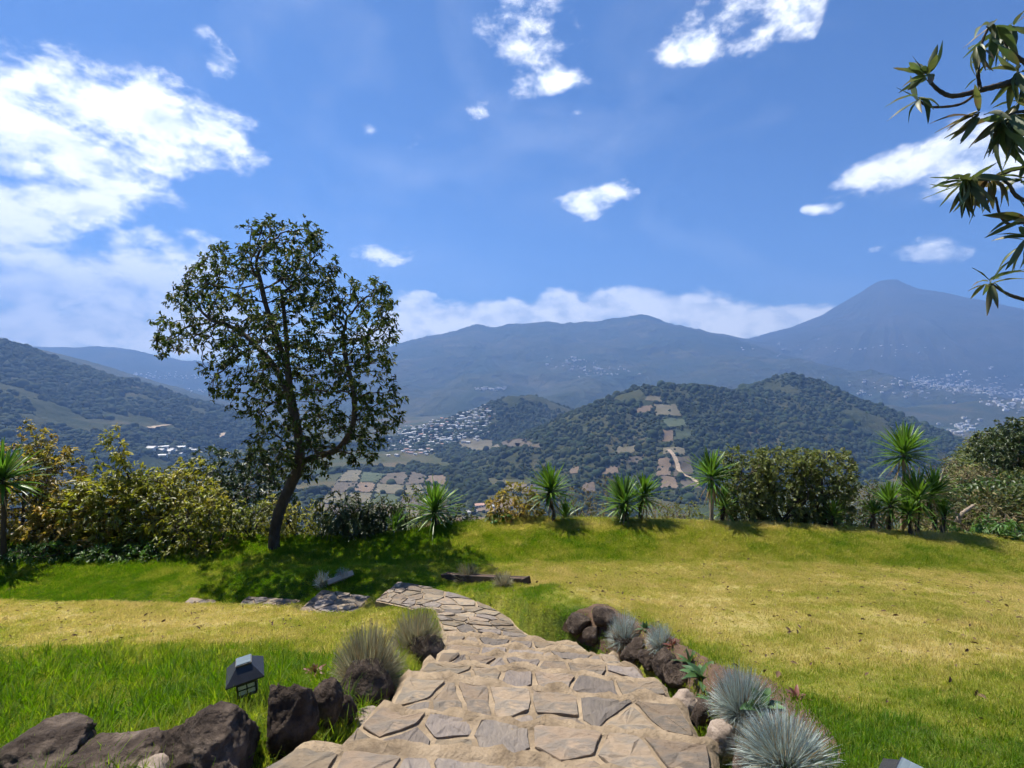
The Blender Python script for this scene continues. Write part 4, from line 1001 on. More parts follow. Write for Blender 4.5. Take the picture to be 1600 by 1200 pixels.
tuft(976, 1005, 62, 50, 'farthest of the four blue grass tufts on the right border', 'fescue', 3, 1300)
tuft(1032, 1012, 52, 42, 'smallest blue grass tuft, second on the right border', 'fescue', 4, 1000)
tuft(1158, 1118, 100, 76, 'round blue grass tuft beside the broad-leaved succulent', 'fescue', 5, 2300)
tuft(1228, 1200, 152, 80, 'nearest and largest blue grass tuft at the bottom right', 'fescue', 6, 3200)
tuft(731, 911, 48, 36, 'grey grass tuft in the left part of the dark timber trough', 'fescue_dry', 7, 700, w=.006)
tuft(786, 916, 38, 28, 'small grey grass tuft in the right part of the dark timber trough', 'fescue_dry', 8, 500, w=.006)
tuft(504, 915, 30, 24, 'grey grass tuft on the shaded bank left of the path slabs', 'fescue', 9, 500, w=.006)
tuft(536, 903, 28, 16, 'small grey grass tuft behind the weathered board', 'fescue', 10, 400, w=.006)
# ------------------------------------------------------------------ small garden things
def box(c, s, rot=0.0):
    V = np.array([(sx, sy, sz) for sx in (-.5, .5) for sy in (-.5, .5) for sz in (-.5, .5)]) * np.array(s)
    a = math.cos(rot), math.sin(rot); V = np.stack([V[:, 0] * a[0] - V[:, 1] * a[1], V[:, 0] * a[1] + V[:, 1] * a[0], V[:, 2]], 1) + np.array(c)
    return V, [(0, 1, 3, 2), (4, 6, 7, 5), (0, 4, 5, 1), (2, 3, 7, 6), (0, 2, 6, 4), (1, 5, 7, 3)]
def boxes(name, lst, mat, parent, bevel=0.0):
    V, F = [], []
    for b in lst:
        v, f = box(*b); o = len(V); V += [tuple(p) for p in v]; F += [tuple(i + o for i in q) for q in f]
    ob = mesh_py(name, V, F, mat, parent)
    if bevel: m = ob.modifiers.new('bevel', 'BEVEL'); m.width = bevel; m.segments = 2
    return ob
def lantern(loc, rot, s, label, tilt=(0, 0)):
    root = plant_root('solar_lantern', loc, label, 'lantern', 'solar garden lanterns'); root.rotation_euler = (tilt[0], tilt[1], rot)
    w = .115 * s; h = .115 * s; z0 = .05 * s; bm = MAT['black_plastic']
    V, F = tube([(0, 0, -.18), (0, 0, z0)], [.006, .012], 8); mesh_np('stake', V, F, bm, root)
    boxes('base_plate', [((0, 0, z0 + .004), (w * 1.05, w * 1.05, .012 * s))], bm, root, .002)
    for sx in (-1, 1):
        for sy in (-1, 1): boxes('post', [((sx * w * .46, sy * w * .46, z0 + .01 + h / 2), (.011 * s, .011 * s, h))], bm, root, .001)
    for a in range(4):
        p = boxes('pane', [((0, -w * .44, z0 + .01 + h / 2), (w * .84, .003, h * .94))], MAT['frost'], root); p.rotation_euler = (0, 0, a * math.pi / 2)
        g = boxes('glazing_bar', [((0, -w * .455, z0 + .01 + h * .62), (w * .84, .006, .007 * s)), ((0, -w * .455, z0 + .012 + h * .3), (w * .84, .006, .007 * s)), ((w * .02, -w * .456, z0 + .01 + h / 2), (.007 * s, .0065, h * .94))], bm, root)
        g.rotation_euler = (0, 0, a * math.pi / 2)
    z1 = z0 + h + .008; e = w * .95; t = w * .40; rh = .078 * s
    V = [(-e, -e, z1), (e, -e, z1), (e, e, z1), (-e, e, z1), (-e, -e, z1 + .008), (e, -e, z1 + .008), (e, e, z1 + .008), (-e, e, z1 + .008), (-t, -t, z1 + rh), (t, -t, z1 + rh), (t, t, z1 + rh), (-t, t, z1 + rh), (-t, -t, z1 + rh + .012), (t, -t, z1 + rh + .012), (t, t, z1 + rh + .012), (-t, t, z1 + rh + .012)]
    F = [(3, 2, 1, 0)] + [(a + i, a + (i + 1) % 4, a + 4 + (i + 1) % 4, a + 4 + i) for a in (0, 4, 8) for i in range(4)] + [(12, 13, 14, 15)]
    rf = mesh_py('roof', V, F, bm, root)
    boxes('solar_panel', [((0, 0, z1 + rh + .0135), (t * 1.8, t * 1.8, .006))], MAT['solar'], rf, .001)
    return root
lb = at_ground(389, 1100)
lb[2] += .045
lantern(lb, R(28), .92, 'black pagoda-shaped solar lantern in the grass behind the boulders', tilt=(R(3), R(-5)))
best = None
for Y in np.linspace(1.2, 2.6, 60):
    p = at_y(1428, 1201, Y); e = abs(p[2] - ground_z(p[0], p[1]) - .255)
    if best is None or e < best[0]: best = (float(e), p)
p2 = best[1]; lantern((p2[0], p2[1], float(ground_z(p2[0], p2[1]))), R(40), .92, 'black solar lantern whose roof just shows at the bottom right edge')

# dark timber trough on the bank
a, b = at_ground(697, 905), at_ground(826, 914); dv = b - a; Lb = np.linalg.norm(dv[:2]); ang = math.atan2(dv[1], dv[0]); mid = (a + b) / 2
tro = plant_root('timber_trough', mid, 'long dark timber trough sunk in the grass bank above the path', 'planter'); tro.rotation_euler = (0, -math.atan2(dv[2], Lb) , ang)
boxes('front_board', [((0, -.08, .045), (Lb, .03, .13))], MAT['timber'], tro, .006); boxes('back_board', [((0, .05, .03), (Lb, .03, .12))], MAT['timber'], tro, .006)
for s in (-1, 1): boxes('end_board', [((s * (Lb / 2 + .012), -.015, .04), (.024, .16, .12))], MAT['timber'], tro, .004)
boxes('soil', [((0, -.015, .035), (Lb - .02, .10, .10))], MAT['soil'], tro)
a, b = at_ground(512, 916), at_ground(552, 900); dv = b - a; mid = (a + b) / 2
bd = boxes('board', [((0, 0, 0), (np.linalg.norm(dv), .10, .03))], MAT['timber_pale'], None, .004)
bd.location = mid + np.array([0, 0, .05]); bd.rotation_euler = (R(25), -math.atan2(dv[2], np.linalg.norm(dv[:2])), math.atan2(dv[1], dv[0]))
tag(bd, 'weathered pale board lying on the grassy bank by the grey tufts', 'board')

# log and dead sticks at the right end of the crest
def stick(pts, rad, label, name, mat, cat, Y):
    P = smooth_path([at_y(x, y, Y + dy) for x, y, dy in pts], 10); P0 = P[0].copy()
    V, F = tube(P - P0, np.linspace(rad, rad * .55, 10) * (1 + .12 * np.sin(np.arange(10) * 2.3)), 8); o = mesh_np(name, V, F, MAT[mat], smooth=True); o.location = P0
    return tag(o, label, cat)
stick([(1496, 816, 0), (1500, 806, 0), (1510, 797, .1), (1521, 790, .2)], .055, 'short brown log leaning up from the lawn edge', 'log', 'bark_pale', 'log', 11.0)
stick([(1462, 800, 0), (1466, 764, 0), (1470, 748, .1), (1475, 732, .1)], .026, 'pale dead stick standing behind the yucca clump', 'dead_stick', 'deadwood', 'stick', 11.6)
stick([(1448, 790, 0), (1441, 752, 0), (1437, 738, 0), (1436, 730, 0)], .022, 'thin pale stick left of the taller dead stick', 'dead_stick', 'deadwood', 'stick', 11.6)
stick([(1412, 745, 0), (1418, 740, 0), (1426, 732, .1), (1430, 727, .1)], .018, 'short grey dead stub on the tallest yucca trunk', 'dead_stick', 'deadwood', 'stick', 11.05)

# succulents and leafy border plants
def leafy(px, py, rpx, label, mat, seed, nl=16, broad=.34, up=.7, name='succulent', cat='succulent', lift=0.0):
    rg = np.random.default_rng(seed); b = at_ground(px, py); b[2] += lift; L = rpx / ppm(b[1] * CP - b[2] * SP)
    root = plant_root(name, b, label, cat, 'leafy plants between the border rocks')
    az = np.arange(nl) * 2.4 + rg.normal(0, .2, nl); el = np.linspace(1.3, .15, nl) * up + rg.normal(0, .1, nl)
    D = np.stack([np.cos(az) * np.cos(el), np.sin(az) * np.cos(el), np.sin(el)], 1)
    V, F = sword(D * L * .05, D, L * rg.uniform(.7, 1.1, nl), np.full(nl, L * broad) * rg.uniform(.8, 1.2, nl), rg, np.full(nl, .25))
    mesh_np('leaves', V, F, MAT[mat], root, smooth=True)
    V, F = tube([(0, 0, -.05), (0, 0, L * .12)], [L * .08, L * .06], 7); mesh_np('stem', V, F, MAT['succulent'], root)
leafy(1098, 1062, 40, 'broad-leaved dark green plant left of the round blue tuft', 'succulent', 1, 18)
leafy(1078, 1040, 30, 'narrow-leaved green plant at the top of the right border', 'succulent', 2, 20, .16, 1.0)
leafy(1190, 1112, 42, 'green paddle-leaved succulent between the two big blue tufts', 'succulent', 3, 12, .42, .9)
leafy(1112, 1098, 26, 'small yellow-green leafy plant among the right border rocks', 'succulent', 4, 14, .25)
leafy(1052, 1012, 22, 'dark thin-leaved plant behind the smallest blue tuft', 'aeonium', 5, 14, .2, 1.0)
leafy(491, 1062, 22, 'dark red rosette plant on top of the tall boulder gap', 'aeonium', 6, 16, .28, 1.0, lift=.04)
leafy(944, 965, 16, 'small dark red seedling on the bare soil patch', 'aeonium', 7, 9, .3, 1.1)
leafy(1008, 985, 18, 'little dark plant between the two far blue tufts', 'succulent', 8, 10, .35, 1.1)
leafy(1245, 1092, 22, 'brown wilted plant at the lawn edge above the nearest blue tuft', 'aeonium', 9, 10, .3)

# fallen leaves on the lawn
lrng = np.random.default_rng(4); lsrc = []
for k in range(3):
    V, F = leaf_mesh(np.zeros((1, 3)), np.array([[1., 0, .1]]), np.array([1.]), np.array([.42]), lrng, droop=.15 * k, fold=.3); lsrc.append(mesh_np('fallen_leaf', V, F, MAT['litter'], link=False))
fx, fy = lawn_points(3600, -7, 10, 2.3, 9.6, lrng); keep = dryness(fx, fy) > .35; fx, fy = fx[keep], fy[keep]; n = len(fx)
ss = .016 + .05 * lrng.random(n) ** 2.5
tag(scatter('fallen_leaves', np.stack([fx, fy, ground_z(fx, fy) + .022], 1), np.stack([lrng.normal(0, .35, n), lrng.normal(0, .35, n), lrng.uniform(0, 6.28, n)], 1), np.stack([ss] * 3, 1), lrng.integers(0, 3, n), lsrc),
    'brown fallen leaves scattered over the lawn', 'leaf litter', kind='stuff')

# ------------------------------------------------------------------ tree reaching in from the right
BY = 2.35
brt = plant_root('overhanging_tree', (4.1, 2.7, float(ground_z(4.1, 2.7))), 'near tree whose long-leaved dark branches reach in at the upper right', 'tree')
B0 = np.array(brt.location)
def bpt(px, py, dy=0.0): return at_y(px, py, BY + dy)
V, F = tube(smooth_path([B0 + (0, 0, -.2), (4.12, 2.7, -.8), (4.0, 2.65, .3), (3.95, 2.6, 1.1), (3.8, 2.5, 1.9), (3.6, 2.4, 2.6)], 26) - B0, np.linspace(.11, .035, 26), 10)
mesh_np('trunk', V, F, MAT['bark'], brt, smooth=True)
LIMBS = [([(3.95, 2.6, 1.1), bpt(1700, 110), bpt(1600, 124), bpt(1568, 132), bpt(1536, 140), bpt(1492, 150), bpt(1468, 142), bpt(1450, 124)], .020),
         ([bpt(1530, 142), bpt(1500, 163, .05), bpt(1455, 167, .05), bpt(1436, 157, .05)], .0065),
         ([bpt(1532, 141), bpt(1528, 110, -.04), bpt(1535, 65, -.04), bpt(1548, 38, -.04)], .0075),
         ([(3.8, 2.5, 1.9), bpt(1680, 120, .1), bpt(1600, 96, .1), bpt(1575, 72, .1), bpt(1567, 52, .1)], .016),
         ([(3.98, 2.65, .7), bpt(1700, 200, -.05), bpt(1610, 175, -.05), bpt(1575, 180, -.05)], .015),
         ([(3.97, 2.6, .75), bpt(1720, 260, .05), bpt(1600, 262, .05), bpt(1560, 275, .05), bpt(1520, 282, .05)], .015),
         ([(4.0, 2.65, .3), bpt(1700, 340), bpt(1600, 313), bpt(1576, 288), bpt(1560, 276)], .013),
         ([bpt(1700, 352, .05), bpt(1600, 348, .05), bpt(1576, 350, .05), bpt(1562, 334, .05), bpt(1556, 308, .05)], .009),
         ([(4.05, 2.68, 0), bpt(1720, 500, .05), bpt(1600, 468, .05), bpt(1572, 458, .05), bpt(1550, 444, .05)], .013),
         ([(3.8, 2.5, 1.9), bpt(1800, 40, .1), bpt(1700, -58, 0)], .013), ([(3.6, 2.4, 2.6), bpt(1900, -160, .1), bpt(1850, -122, .1)], .013),
         ([(4.0, 2.65, .25), bpt(1700, 380, -.05), bpt(1620, 350, -.05), bpt(1600, 352, -.05)], .010)]
for pts, rd in LIMBS:
    P = smooth_path([np.array(p) for p in pts], 7 * len(pts)); k = len(P)
    rr = np.linspace(rd, max(.0042, rd * .3), k) * (1 + .16 * (np.sin(np.arange(k) * 2.1) > .6))
    V, F = tube(P - B0, rr, 7); mesh_np('branch', V, F, MAT['bark'], brt, smooth=True)
def long_leaf(curl, fold):
    n = 9; V = []; F = []
    for i in range(n):
        t = i / (n - 1); w = .105 * math.sin(math.pi * min(1, t * .93 + .05)) ** .8 * (1 - .35 * t); x = t; z = -curl * t * t
        V += [(x, -w, z + w * fold + .008 * math.sin(t * 14)), (x, 0, z), (x, w, z + w * fold + .008 * math.cos(t * 13))]
    for i in range(n - 1):
        b = i * 3; F += [(b, b + 3, b + 4, b + 1), (b + 1, b + 4, b + 5, b + 2)]
    return V, F
lm = []
for curl, fold in ((.12, .5), (.35, .7), (.02, .35), (.55, .6)):
    V, F = long_leaf(curl, fold); o = mesh_py('leaf', V, F, MAT['branch_leaf'], link=False, smooth=True); lm.append(o.data); bpy.data.objects.remove(o)
brng = np.random.default_rng(12)
#           px    py  dy   n  length px  main direction (right, up, towards camera)
CLUST = [(1449, 118, 0, 15, 48, (-.2, .35, 0)), (1437, 157, .05, 9, 40, (-.6, -.3, 0)), (1552, 40, -.04, 9, 50, (-.3, -.2, 0)), (1530, 72, -.04, 7, 46, (-.2, -.8, 0)), (1582, 42, .1, 12, 52, (.1, -.2, 0)),
         (1590, 112, 0, 12, 44, (.1, .3, 0)), (1528, 122, 0, 3, 22, (-.5, .0, 0)), (1574, 186, -.05, 26, 66, (-.15, -.65, 0)), (1530, 178, -.03, 11, 44, (-.5, -.2, 0)), (1590, 160, .05, 10, 44, (0, .3, 0)),
         (1510, 282, .05, 28, 54, (-.25, -.35, 0)), (1545, 280, .05, 10, 40, (.4, -.3, 0)), (1598, 282, 0, 7, 46, (.2, .2, 0)), (1604, 345, -.05, 12, 50, (-.2, .2, 0)), (1602, 372, -.05, 6, 46, (-.7, -.4, 0)),
         (1597, 385, .0, 3, 42, (0, -1, 0)), (1549, 443, .05, 13, 38, (.05, .15, 0)), (1640, 430, 0, 12, 46, (0, 0, 0)), (1660, 230, 0, 16, 50, (0, -.2, 0)), (1660, 90, 0, 16, 50, (0, -.2, 0)), (1720, 180, .05, 14, 52, (0, -.2, 0)), (1740, 330, .05, 14, 50, (0, .1, 0)), (1730, 480, .05, 12, 48, (0, .2, 0)), (1800, 60, .1, 14, 52, (0, .3, 0)), (1830, 250, .1, 12, 50, (0, -.1, 0)), (1700, -60, 0, 14, 52, (-.3, .3, 0)), (1850, -120, .1, 14, 54, (0, .4, 0))]
for (px, py, dy, n, lp, md) in CLUST:
    c = bpt(px, py, dy); base_d = np.array([md[0], -md[2], md[1]])
    for k in range(n):
        d = brng.normal(size=3); d /= np.linalg.norm(d); d = d + base_d * 1.1; d[1] *= .75; d[2] -= .12; d /= np.linalg.norm(d)
        L = lp / ppm(BY) * brng.uniform(.72, 1.12)
        o = bpy.data.objects.new('leaf', lm[brng.integers(0, 4)]); COL.objects.link(o); o.parent = brt
        xa = Vector(d); za = Vector((0, 0, 1)) + Vector(brng.normal(0, .5, 3)); ya = za.cross(xa).normalized(); za = xa.cross(ya)
        m = Matrix((xa, ya, za)).transposed().to_4x4() @ Matrix.Diagonal((L, L * brng.uniform(.95, 1.35), L, 1))
        m.translation = Vector(c - B0 + brng.normal(0, .008, 3) + d * .008); o.matrix_local = m
# ------------------------------------------------------------------ far woods, fields, road and houses
def hmax(*fs):
    def f(x, y):
        z = floor_z(x, y)
        for g in fs: z = np.maximum(z, g(x, y))
        return z
    return f
HV_, HF_, HL_ = hmax(H_village), hmax(H_field), hmax(H_left)
HNEAR = hmax(H_village, H_field, H_left)
def at_terrain(pts, H, y0, y1, n=700):
    pts = np.asarray(pts, float).reshape(-1, 2); Y = np.exp(np.linspace(math.log(y0), math.log(y1), n))
    D = np.array([ray(*p) for p in pts]); T = Y[None] / D[:, 1:2]
    X = D[:, 0:1] * T; Z = D[:, 2:3] * T; YY = np.broadcast_to(Y[None], X.shape)
    g = H(X, YY); hit = Z < g; i = np.argmax(hit, 1); ok = hit.any(1)
    r = np.arange(len(pts)); x, y = X[r, i], YY[r, i]
    return np.stack([x, y, H(x, y)], 1), ok
frng = np.random.default_rng(31)
FIELDS = []
def field(corners, m, H, y0, y1, label):
    C, ok = at_terrain(corners, H, y0, y1)
    if not ok.all(): return
    n = 9; u = np.linspace(0, 1, n); U, W = np.meshgrid(u, u, indexing='ij')
    P = (C[0][None, None] * ((1 - U) * (1 - W))[..., None] + C[1][None, None] * (U * (1 - W))[..., None] + C[2][None, None] * (U * W)[..., None] + C[3][None, None] * ((1 - U) * W)[..., None])
    ex = np.linalg.norm(C[1] - C[3]) * .035
    P[..., 0] += ex * fbm(P[..., 0] * .05, P[..., 1] * .05, octv=2, seed=1); P[..., 1] += ex * 2 * fbm(P[..., 0] * .05, P[..., 1] * .05, octv=2, seed=2)
    P[..., 2] = H(P[..., 0], P[..., 1]) + 1.6
    c0 = P.reshape(-1, 3).mean(0)
    o = mesh_np('field', P.reshape(-1, 3) - c0, grid_faces(n, n), FIELD[m], smooth=True); o.location = c0
    tag(o, label, kind='structure'); FIELDS.append(C[:, :2])
# patchwork on the valley floor right of the tall tree
cs = np.array([(480, 806), (706, 812), (700, 744), (535, 736)], float); nc, nr_ = 5, 4
gp = {}
for i in range(nc + 1):
    for j in range(nr_ + 1):
        u, w = i / nc, j / nr_; p = cs[0] * (1 - u) * (1 - w) + cs[1] * u * (1 - w) + cs[2] * u * w + cs[3] * (1 - u) * w
        gp[i, j] = p + (frng.normal(0, 4.5, 2) * (1, .45))
for i in range(nc):
    for j in range(nr_):
        q = np.array([gp[i, j], gp[i + 1, j], gp[i + 1, j + 1], gp[i, j + 1]]); q = q.mean(0) + (q - q.mean(0)) * .93
        field(q, [0, 1, 1, 0, 2, 1, 3][(i * 3 + j * 5) % 7], HNEAR, 560, 1500, 'field in the patchwork on the valley floor')
for q, m in [([(715, 693), (785, 699), (770, 690), (722, 684)], 1), ([(788, 700), (842, 702), (838, 694), (776, 691)], 0), ([(683, 690), (706, 695), (706, 685), (688, 682)], 2),
             ([(783, 768), (812, 770), (826, 758), (797, 755)], 3), ([(740, 800), (790, 806), (808, 780), (770, 782)], 3), ([(700, 830), (760, 835), (770, 810), (716, 806)], 3), ([(812, 772), (835, 774), (838, 758), (828, 757)], 0)]:
    field(q, m, HNEAR, 560, 2400, 'dry field strip in the valley')
for q, m in [([(1008, 627), (1034, 629), (1032, 619), (1012, 618)], 1), ([(990, 648), (1018, 645), (1020, 634), (1000, 636)], 3), ([(1026, 652), (1066, 652), (1056, 634), (1022, 633)], 1), ([(1034, 690), (1051, 692), (1052, 674), (1036, 673)], 3),
             ([(1053, 690), (1078, 685), (1082, 672), (1054, 673)], 2), ([(960, 712), (990, 708), (994, 697), (966, 698)], 1), ([(940, 743), (966, 741), (966, 729), (944, 732)], 3), ([(1035, 712), (1072, 712), (1068, 701), (1036, 701)], 1),
             ([(1024, 742), (1048, 744), (1048, 717), (1030, 716)], 3), ([(1052, 746), (1086, 742), (1076, 714), (1050, 714)], 0), ([(1032, 762), (1062, 764), (1056, 748), (1034, 746)], 3), ([(890, 742), (906, 740), (904, 730), (892, 731)], 3), ([(906, 772), (930, 770), (928, 754), (912, 756)], 3),
             ([(1040, 670), (1074, 668), (1068, 656), (1036, 656)], 2), ([(980, 724), (1004, 722), (1006, 712), (984, 713)], 0), ([(1066, 764), (1096, 764), (1090, 748), (1064, 750)], 0)]:
    field(q, m, HNEAR, 560, 2000, 'terraced field on the spur of the wooded hill')
# pale scars of quarries and roads
def road(pts, w, H, y0, y1, label, name='dirt_road'):
    C, ok = at_terrain(pts, H, y0, y1); P = smooth_path(C, 8 * len(pts)); D = np.gradient(P[:, :2], axis=0); D /= np.linalg.norm(D, axis=1, keepdims=True)
    Nn = np.stack([-D[:, 1], D[:, 0]], 1) * w / 2
    Lp, Rp = P.copy(), P.copy(); Lp[:, :2] += Nn; Rp[:, :2] -= Nn
    G = np.stack([Lp, Rp], 1); G[..., 2] = H(G[..., 0], G[..., 1]) + 2.2
    G[..., 2] = G[..., 2].max(1, keepdims=True)
    c0 = G.reshape(-1, 3).mean(0); o = mesh_np(name, G.reshape(-1, 3) - c0, grid_faces(len(P), 2), MAT['dirt'], smooth=True); o.location = c0
    return tag(o, label, kind='structure')
road([(1044, 704), (1052, 713), (1058, 726), (1061, 737), (1070, 745), (1084, 753), (1098, 761)], 8.5, HNEAR, 560, 2000, 'pale dirt road winding down the spur of the wooded hill')
road([(228, 673), (240, 670), (262, 667)], 26, HNEAR, 900, 2500, 'pale bare cut in the woods of the dark hill', 'bare_cut')
road([(340, 686), (346, 683), (349, 679)], 14, HNEAR, 900, 2500, 'small pale track on the valley side behind the tall tree', 'bare_cut')

# woods
crowns = []
for k in range(4):
    V, F = ICO[2]; V = V * (1 + .32 * fbm(V[:, 0] * 1.6 + k * 5, V[:, 1] * 1.6, V[:, 2] * 1.6, 3, k))[:, None]; V = V * np.array([1, 1, .85 + .1 * k])
    crowns.append(mesh_np('tree_crown', V, F, MAT['far_tree'], link=False, smooth=False))
def wood(name, H, own, px0, px1, y0, y1, n, smin, smax, label, thin=.0, seed=0, keep=None):
    rg = np.random.default_rng(200 + seed)
    u = (rg.uniform(px0, px1, n) - 800) / FPX; Y = np.sqrt(rg.uniform(y0 * y0, y1 * y1, n)); x = u * Y
    z = H(x, Y); ok = np.ones(n, bool)
    if own is not None: ok &= own(x, Y) > floor_z(x, Y) - 4
    ok &= fbm(x * .006, Y * .006, octv=4, seed=seed + 3) > thin
    for C in FIELDS: ok &= poly_sd(x, Y, C) > 1.5
    if keep is not None: ok &= keep(x, Y)
    x, Y, z = x[ok], Y[ok], z[ok]; m = len(x); s = rg.uniform(smin, smax, m) * np.exp(rg.normal(0, .28, m)) * (1 + .35 * fbm(x * .02, Y * .02, octv=2, seed=seed))
    o = scatter(name, np.stack([x, Y, z + s * .12], 1), np.stack([np.zeros(m), np.zeros(m), rg.uniform(0, 6.28, m)], 1), np.stack([s, s, s * rg.uniform(.7, 1.25, m)], 1), rg.integers(0, 4, m), crowns)
    return tag(o, label, 'forest', kind='stuff')
wood('field_hill_forest', HF_, H_field, 720, 1720, 640, 2000, 34000, 2.8, 6.0, 'woods covering the hill with terraced fields', -.22, 1)
wood('valley_forest', HNEAR, None, -100, 1000, 620, 1800, 26000, 3.4, 7.0, 'woods on the valley floor', -.06, 2, keep=lambda x, y: (H_field(x, y) < floor_z(x, y)) & (H_left(x, y) < floor_z(x, y)))
wood('left_hill_forest', HL_, H_left, -320, 470, 950, 2200, 34000, 3.6, 7.5, 'woods covering the dark hill at the left', -.35, 3)
# dark wooded ravine in front of the village
village_poly = np.array([(606, 704), (622, 680), (650, 664), (700, 652), (752, 636), (772, 646), (764, 664), (742, 678), (716, 690), (690, 700), (660, 712)], float)
def not_village(x, y):
    d = floor_z(x, y); z = HV_(x, y); px = 800 + FPX * x / (y * CP - z * SP); py = 600 - FPX * (y * SP + z * CP) / (y * CP - z * SP)
    return (poly_sd(px, py, village_poly) > 0) | (np.random.default_rng(1).random(x.shape) < .30)
wood('village_hill_forest', HV_, H_village, 480, 960, 1400, 2400, 13000, 3.6, 6.5, 'woods covering the village hill', -.3, 4, keep=not_village)
# hedgerow and lone trees between the fields
edge = []
for C in FIELDS:
    for i in range(4):
        a, b = C[i - 1], C[i]; L = np.linalg.norm(b - a)
        for t in frng.random(int(L / 11)):
            if frng.random() < .75: edge.append(a + (b - a) * t + frng.normal(0, 1.5, 2))
    for k in range(2): edge.append(C.mean(0) + frng.normal(0, 12, 2))
edge = np.array(edge); m = len(edge); s = frng.uniform(1.2, 3.4, m); z = HNEAR(edge[:, 0], edge[:, 1])
tag(scatter('hedgerow_trees', np.c_[edge, z + s * .4], np.c_[np.zeros((m, 2)), frng.uniform(0, 6.28, m)], np.c_[s, s, s], frng.integers(0, 4, m), crowns), 'hedges and small trees along the field edges', 'hedge', kind='stuff')

# brush on the near slope
bsrc = []
for k in range(3):
    d = frng.normal(size=(620, 3)); d /= np.linalg.norm(d, axis=1, keepdims=True); d[:, 2] = np.abs(d[:, 2])
    P = d * (.55 + .45 * frng.random((620, 1))) * (1 + .3 * fbm(d[:, 0] * 2 + k, d[:, 1] * 2, d[:, 2] * 2, 2, k))[:, None]
    V, F = leaf_mesh(P, d + frng.normal(0, .5, (620, 3)), np.full(620, .13), np.full(620, .055), frng); bsrc.append(mesh_np('brush', V, F, MAT[('leaf_dryscrub', 'leaf_olive', 'leaf_dark')[k]], link=False))
n = 5200; Yb = 14 * (170 / 14) ** frng.random(n); xb = (frng.uniform(-500, 2100, n) - 800) / FPX * Yb; sb = frng.uniform(.5, 1.3, n) * (1 + Yb / 90)
okb = Yb > 13.5; xb, Yb, sb = xb[okb], Yb[okb], sb[okb]; m = len(xb)
tag(scatter('slope_brush', np.stack([xb, Yb, floor_z(xb, Yb)], 1), np.c_[np.zeros((m, 2)), frng.uniform(0, 6.28, m)], np.c_[sb, sb, sb * frng.uniform(.7, 1.2, m)], frng.integers(0, 3, m), bsrc), 'scrub covering the near slope below the lawn', 'brush', kind='stuff')

# houses
def house_mesh(l, w, h, rf, roofm):
    o = .35; r = rf
    V = [(-l / 2, -w / 2, -3), (l / 2, -w / 2, -3), (l / 2, w / 2, -3), (-l / 2, w / 2, -3), (-l / 2, -w / 2, h), (l / 2, -w / 2, h), (l / 2, w / 2, h), (-l / 2, w / 2, h), (-l / 2, 0, h + r), (l / 2, 0, h + r)]
    F = [(0, 1, 5, 4), (2, 3, 7, 6), (1, 2, 6, 9, 5), (3, 0, 4, 8, 7)]
    b = len(V); k = o * r / (w / 2)
    V += [(-l / 2 - o, -w / 2 - o, h - k + .08), (l / 2 + o, -w / 2 - o, h - k + .08), (l / 2 + o, 0, h + r + .08), (-l / 2 - o, 0, h + r + .08), (l / 2 + o, w / 2 + o, h - k + .08), (-l / 2 - o, w / 2 + o, h - k + .08)]
    V += [(x, y, z + .25) for x, y, z in V[b:b + 6]]
    R_ = [(b + 6, b + 7, b + 8, b + 9), (b + 9, b + 8, b + 10, b + 11), (b, b + 1, b + 7, b + 6), (b + 4, b + 5, b + 11, b + 10), (b, b + 3, b + 2, b + 1), (b + 3, b + 5, b + 4, b + 2), (b, b + 6, b + 9, b + 3), (b + 3, b + 9, b + 11, b + 5), (b + 1, b + 2, b + 8, b + 7), (b + 2, b + 4, b + 10, b + 8)]
    # dark window and door recess on the long sides
    Wd = []
    for s in (-1, 1):
        for cx, ww, z0, z1 in ((-l * .3, 1.6, 1.0, 2.3), (0, 1.3, 0, 2.2), (l * .3, 1.6, 1.0, 2.3)):
            c = len(V); y = s * (w / 2 + .03); V += [(cx - ww / 2, y, z0), (cx + ww / 2, y, z0), (cx + ww / 2, y, z1), (cx - ww / 2, y, z1)]
            Wd.append((c, c + 1, c + 2, c + 3) if s < 0 else (c + 3, c + 2, c + 1, c))
    me = bpy.data.meshes.new('house'); me.from_pydata(V, [], F + R_ + Wd); me.materials.append(MAT['wall']); me.materials.append(roofm); me.materials.append(MAT['timber'])
    me.polygons.foreach_set('material_index', [0] * len(F) + [1] * len(R_) + [2] * len(Wd)); me.update(); return me
HM = [house_mesh(13, 8, 3.2, 1.5, MAT['roof']), house_mesh(10, 7, 3.0, 1.0, MAT['roof']), house_mesh(17, 8, 5.4, 1.3, MAT['roof']), house_mesh(12, 8, 3.2, 1.6, MAT['roof_rust'])]
def house(p, k, rz, s, label, group):
    o = bpy.data.objects.new('house', HM[k]); COL.objects.link(o); o.location = (p[0], p[1], p[2] + .6); o.rotation_euler = (0, 0, rz); o.scale = (s, s, s)
    return tag(o, label, 'house', group)
hr = np.random.default_rng(77); pts = []
tries = 0
while len(pts) < 235 and tries < 20000:
    tries += 1; p = hr.uniform((604, 634), (775, 714))
    sd = float(poly_sd(p[0], p[1], village_poly))
    if sd > 0 and not (sd < 12 and hr.random() < .12): continue
    if all(((p - q) * (1, 1.9)) @ ((p - q) * (1, 1.9)) > 30 for q in pts): pts.append(p)
Pv, ok = at_terrain(pts, HV_, 1300, 2600)
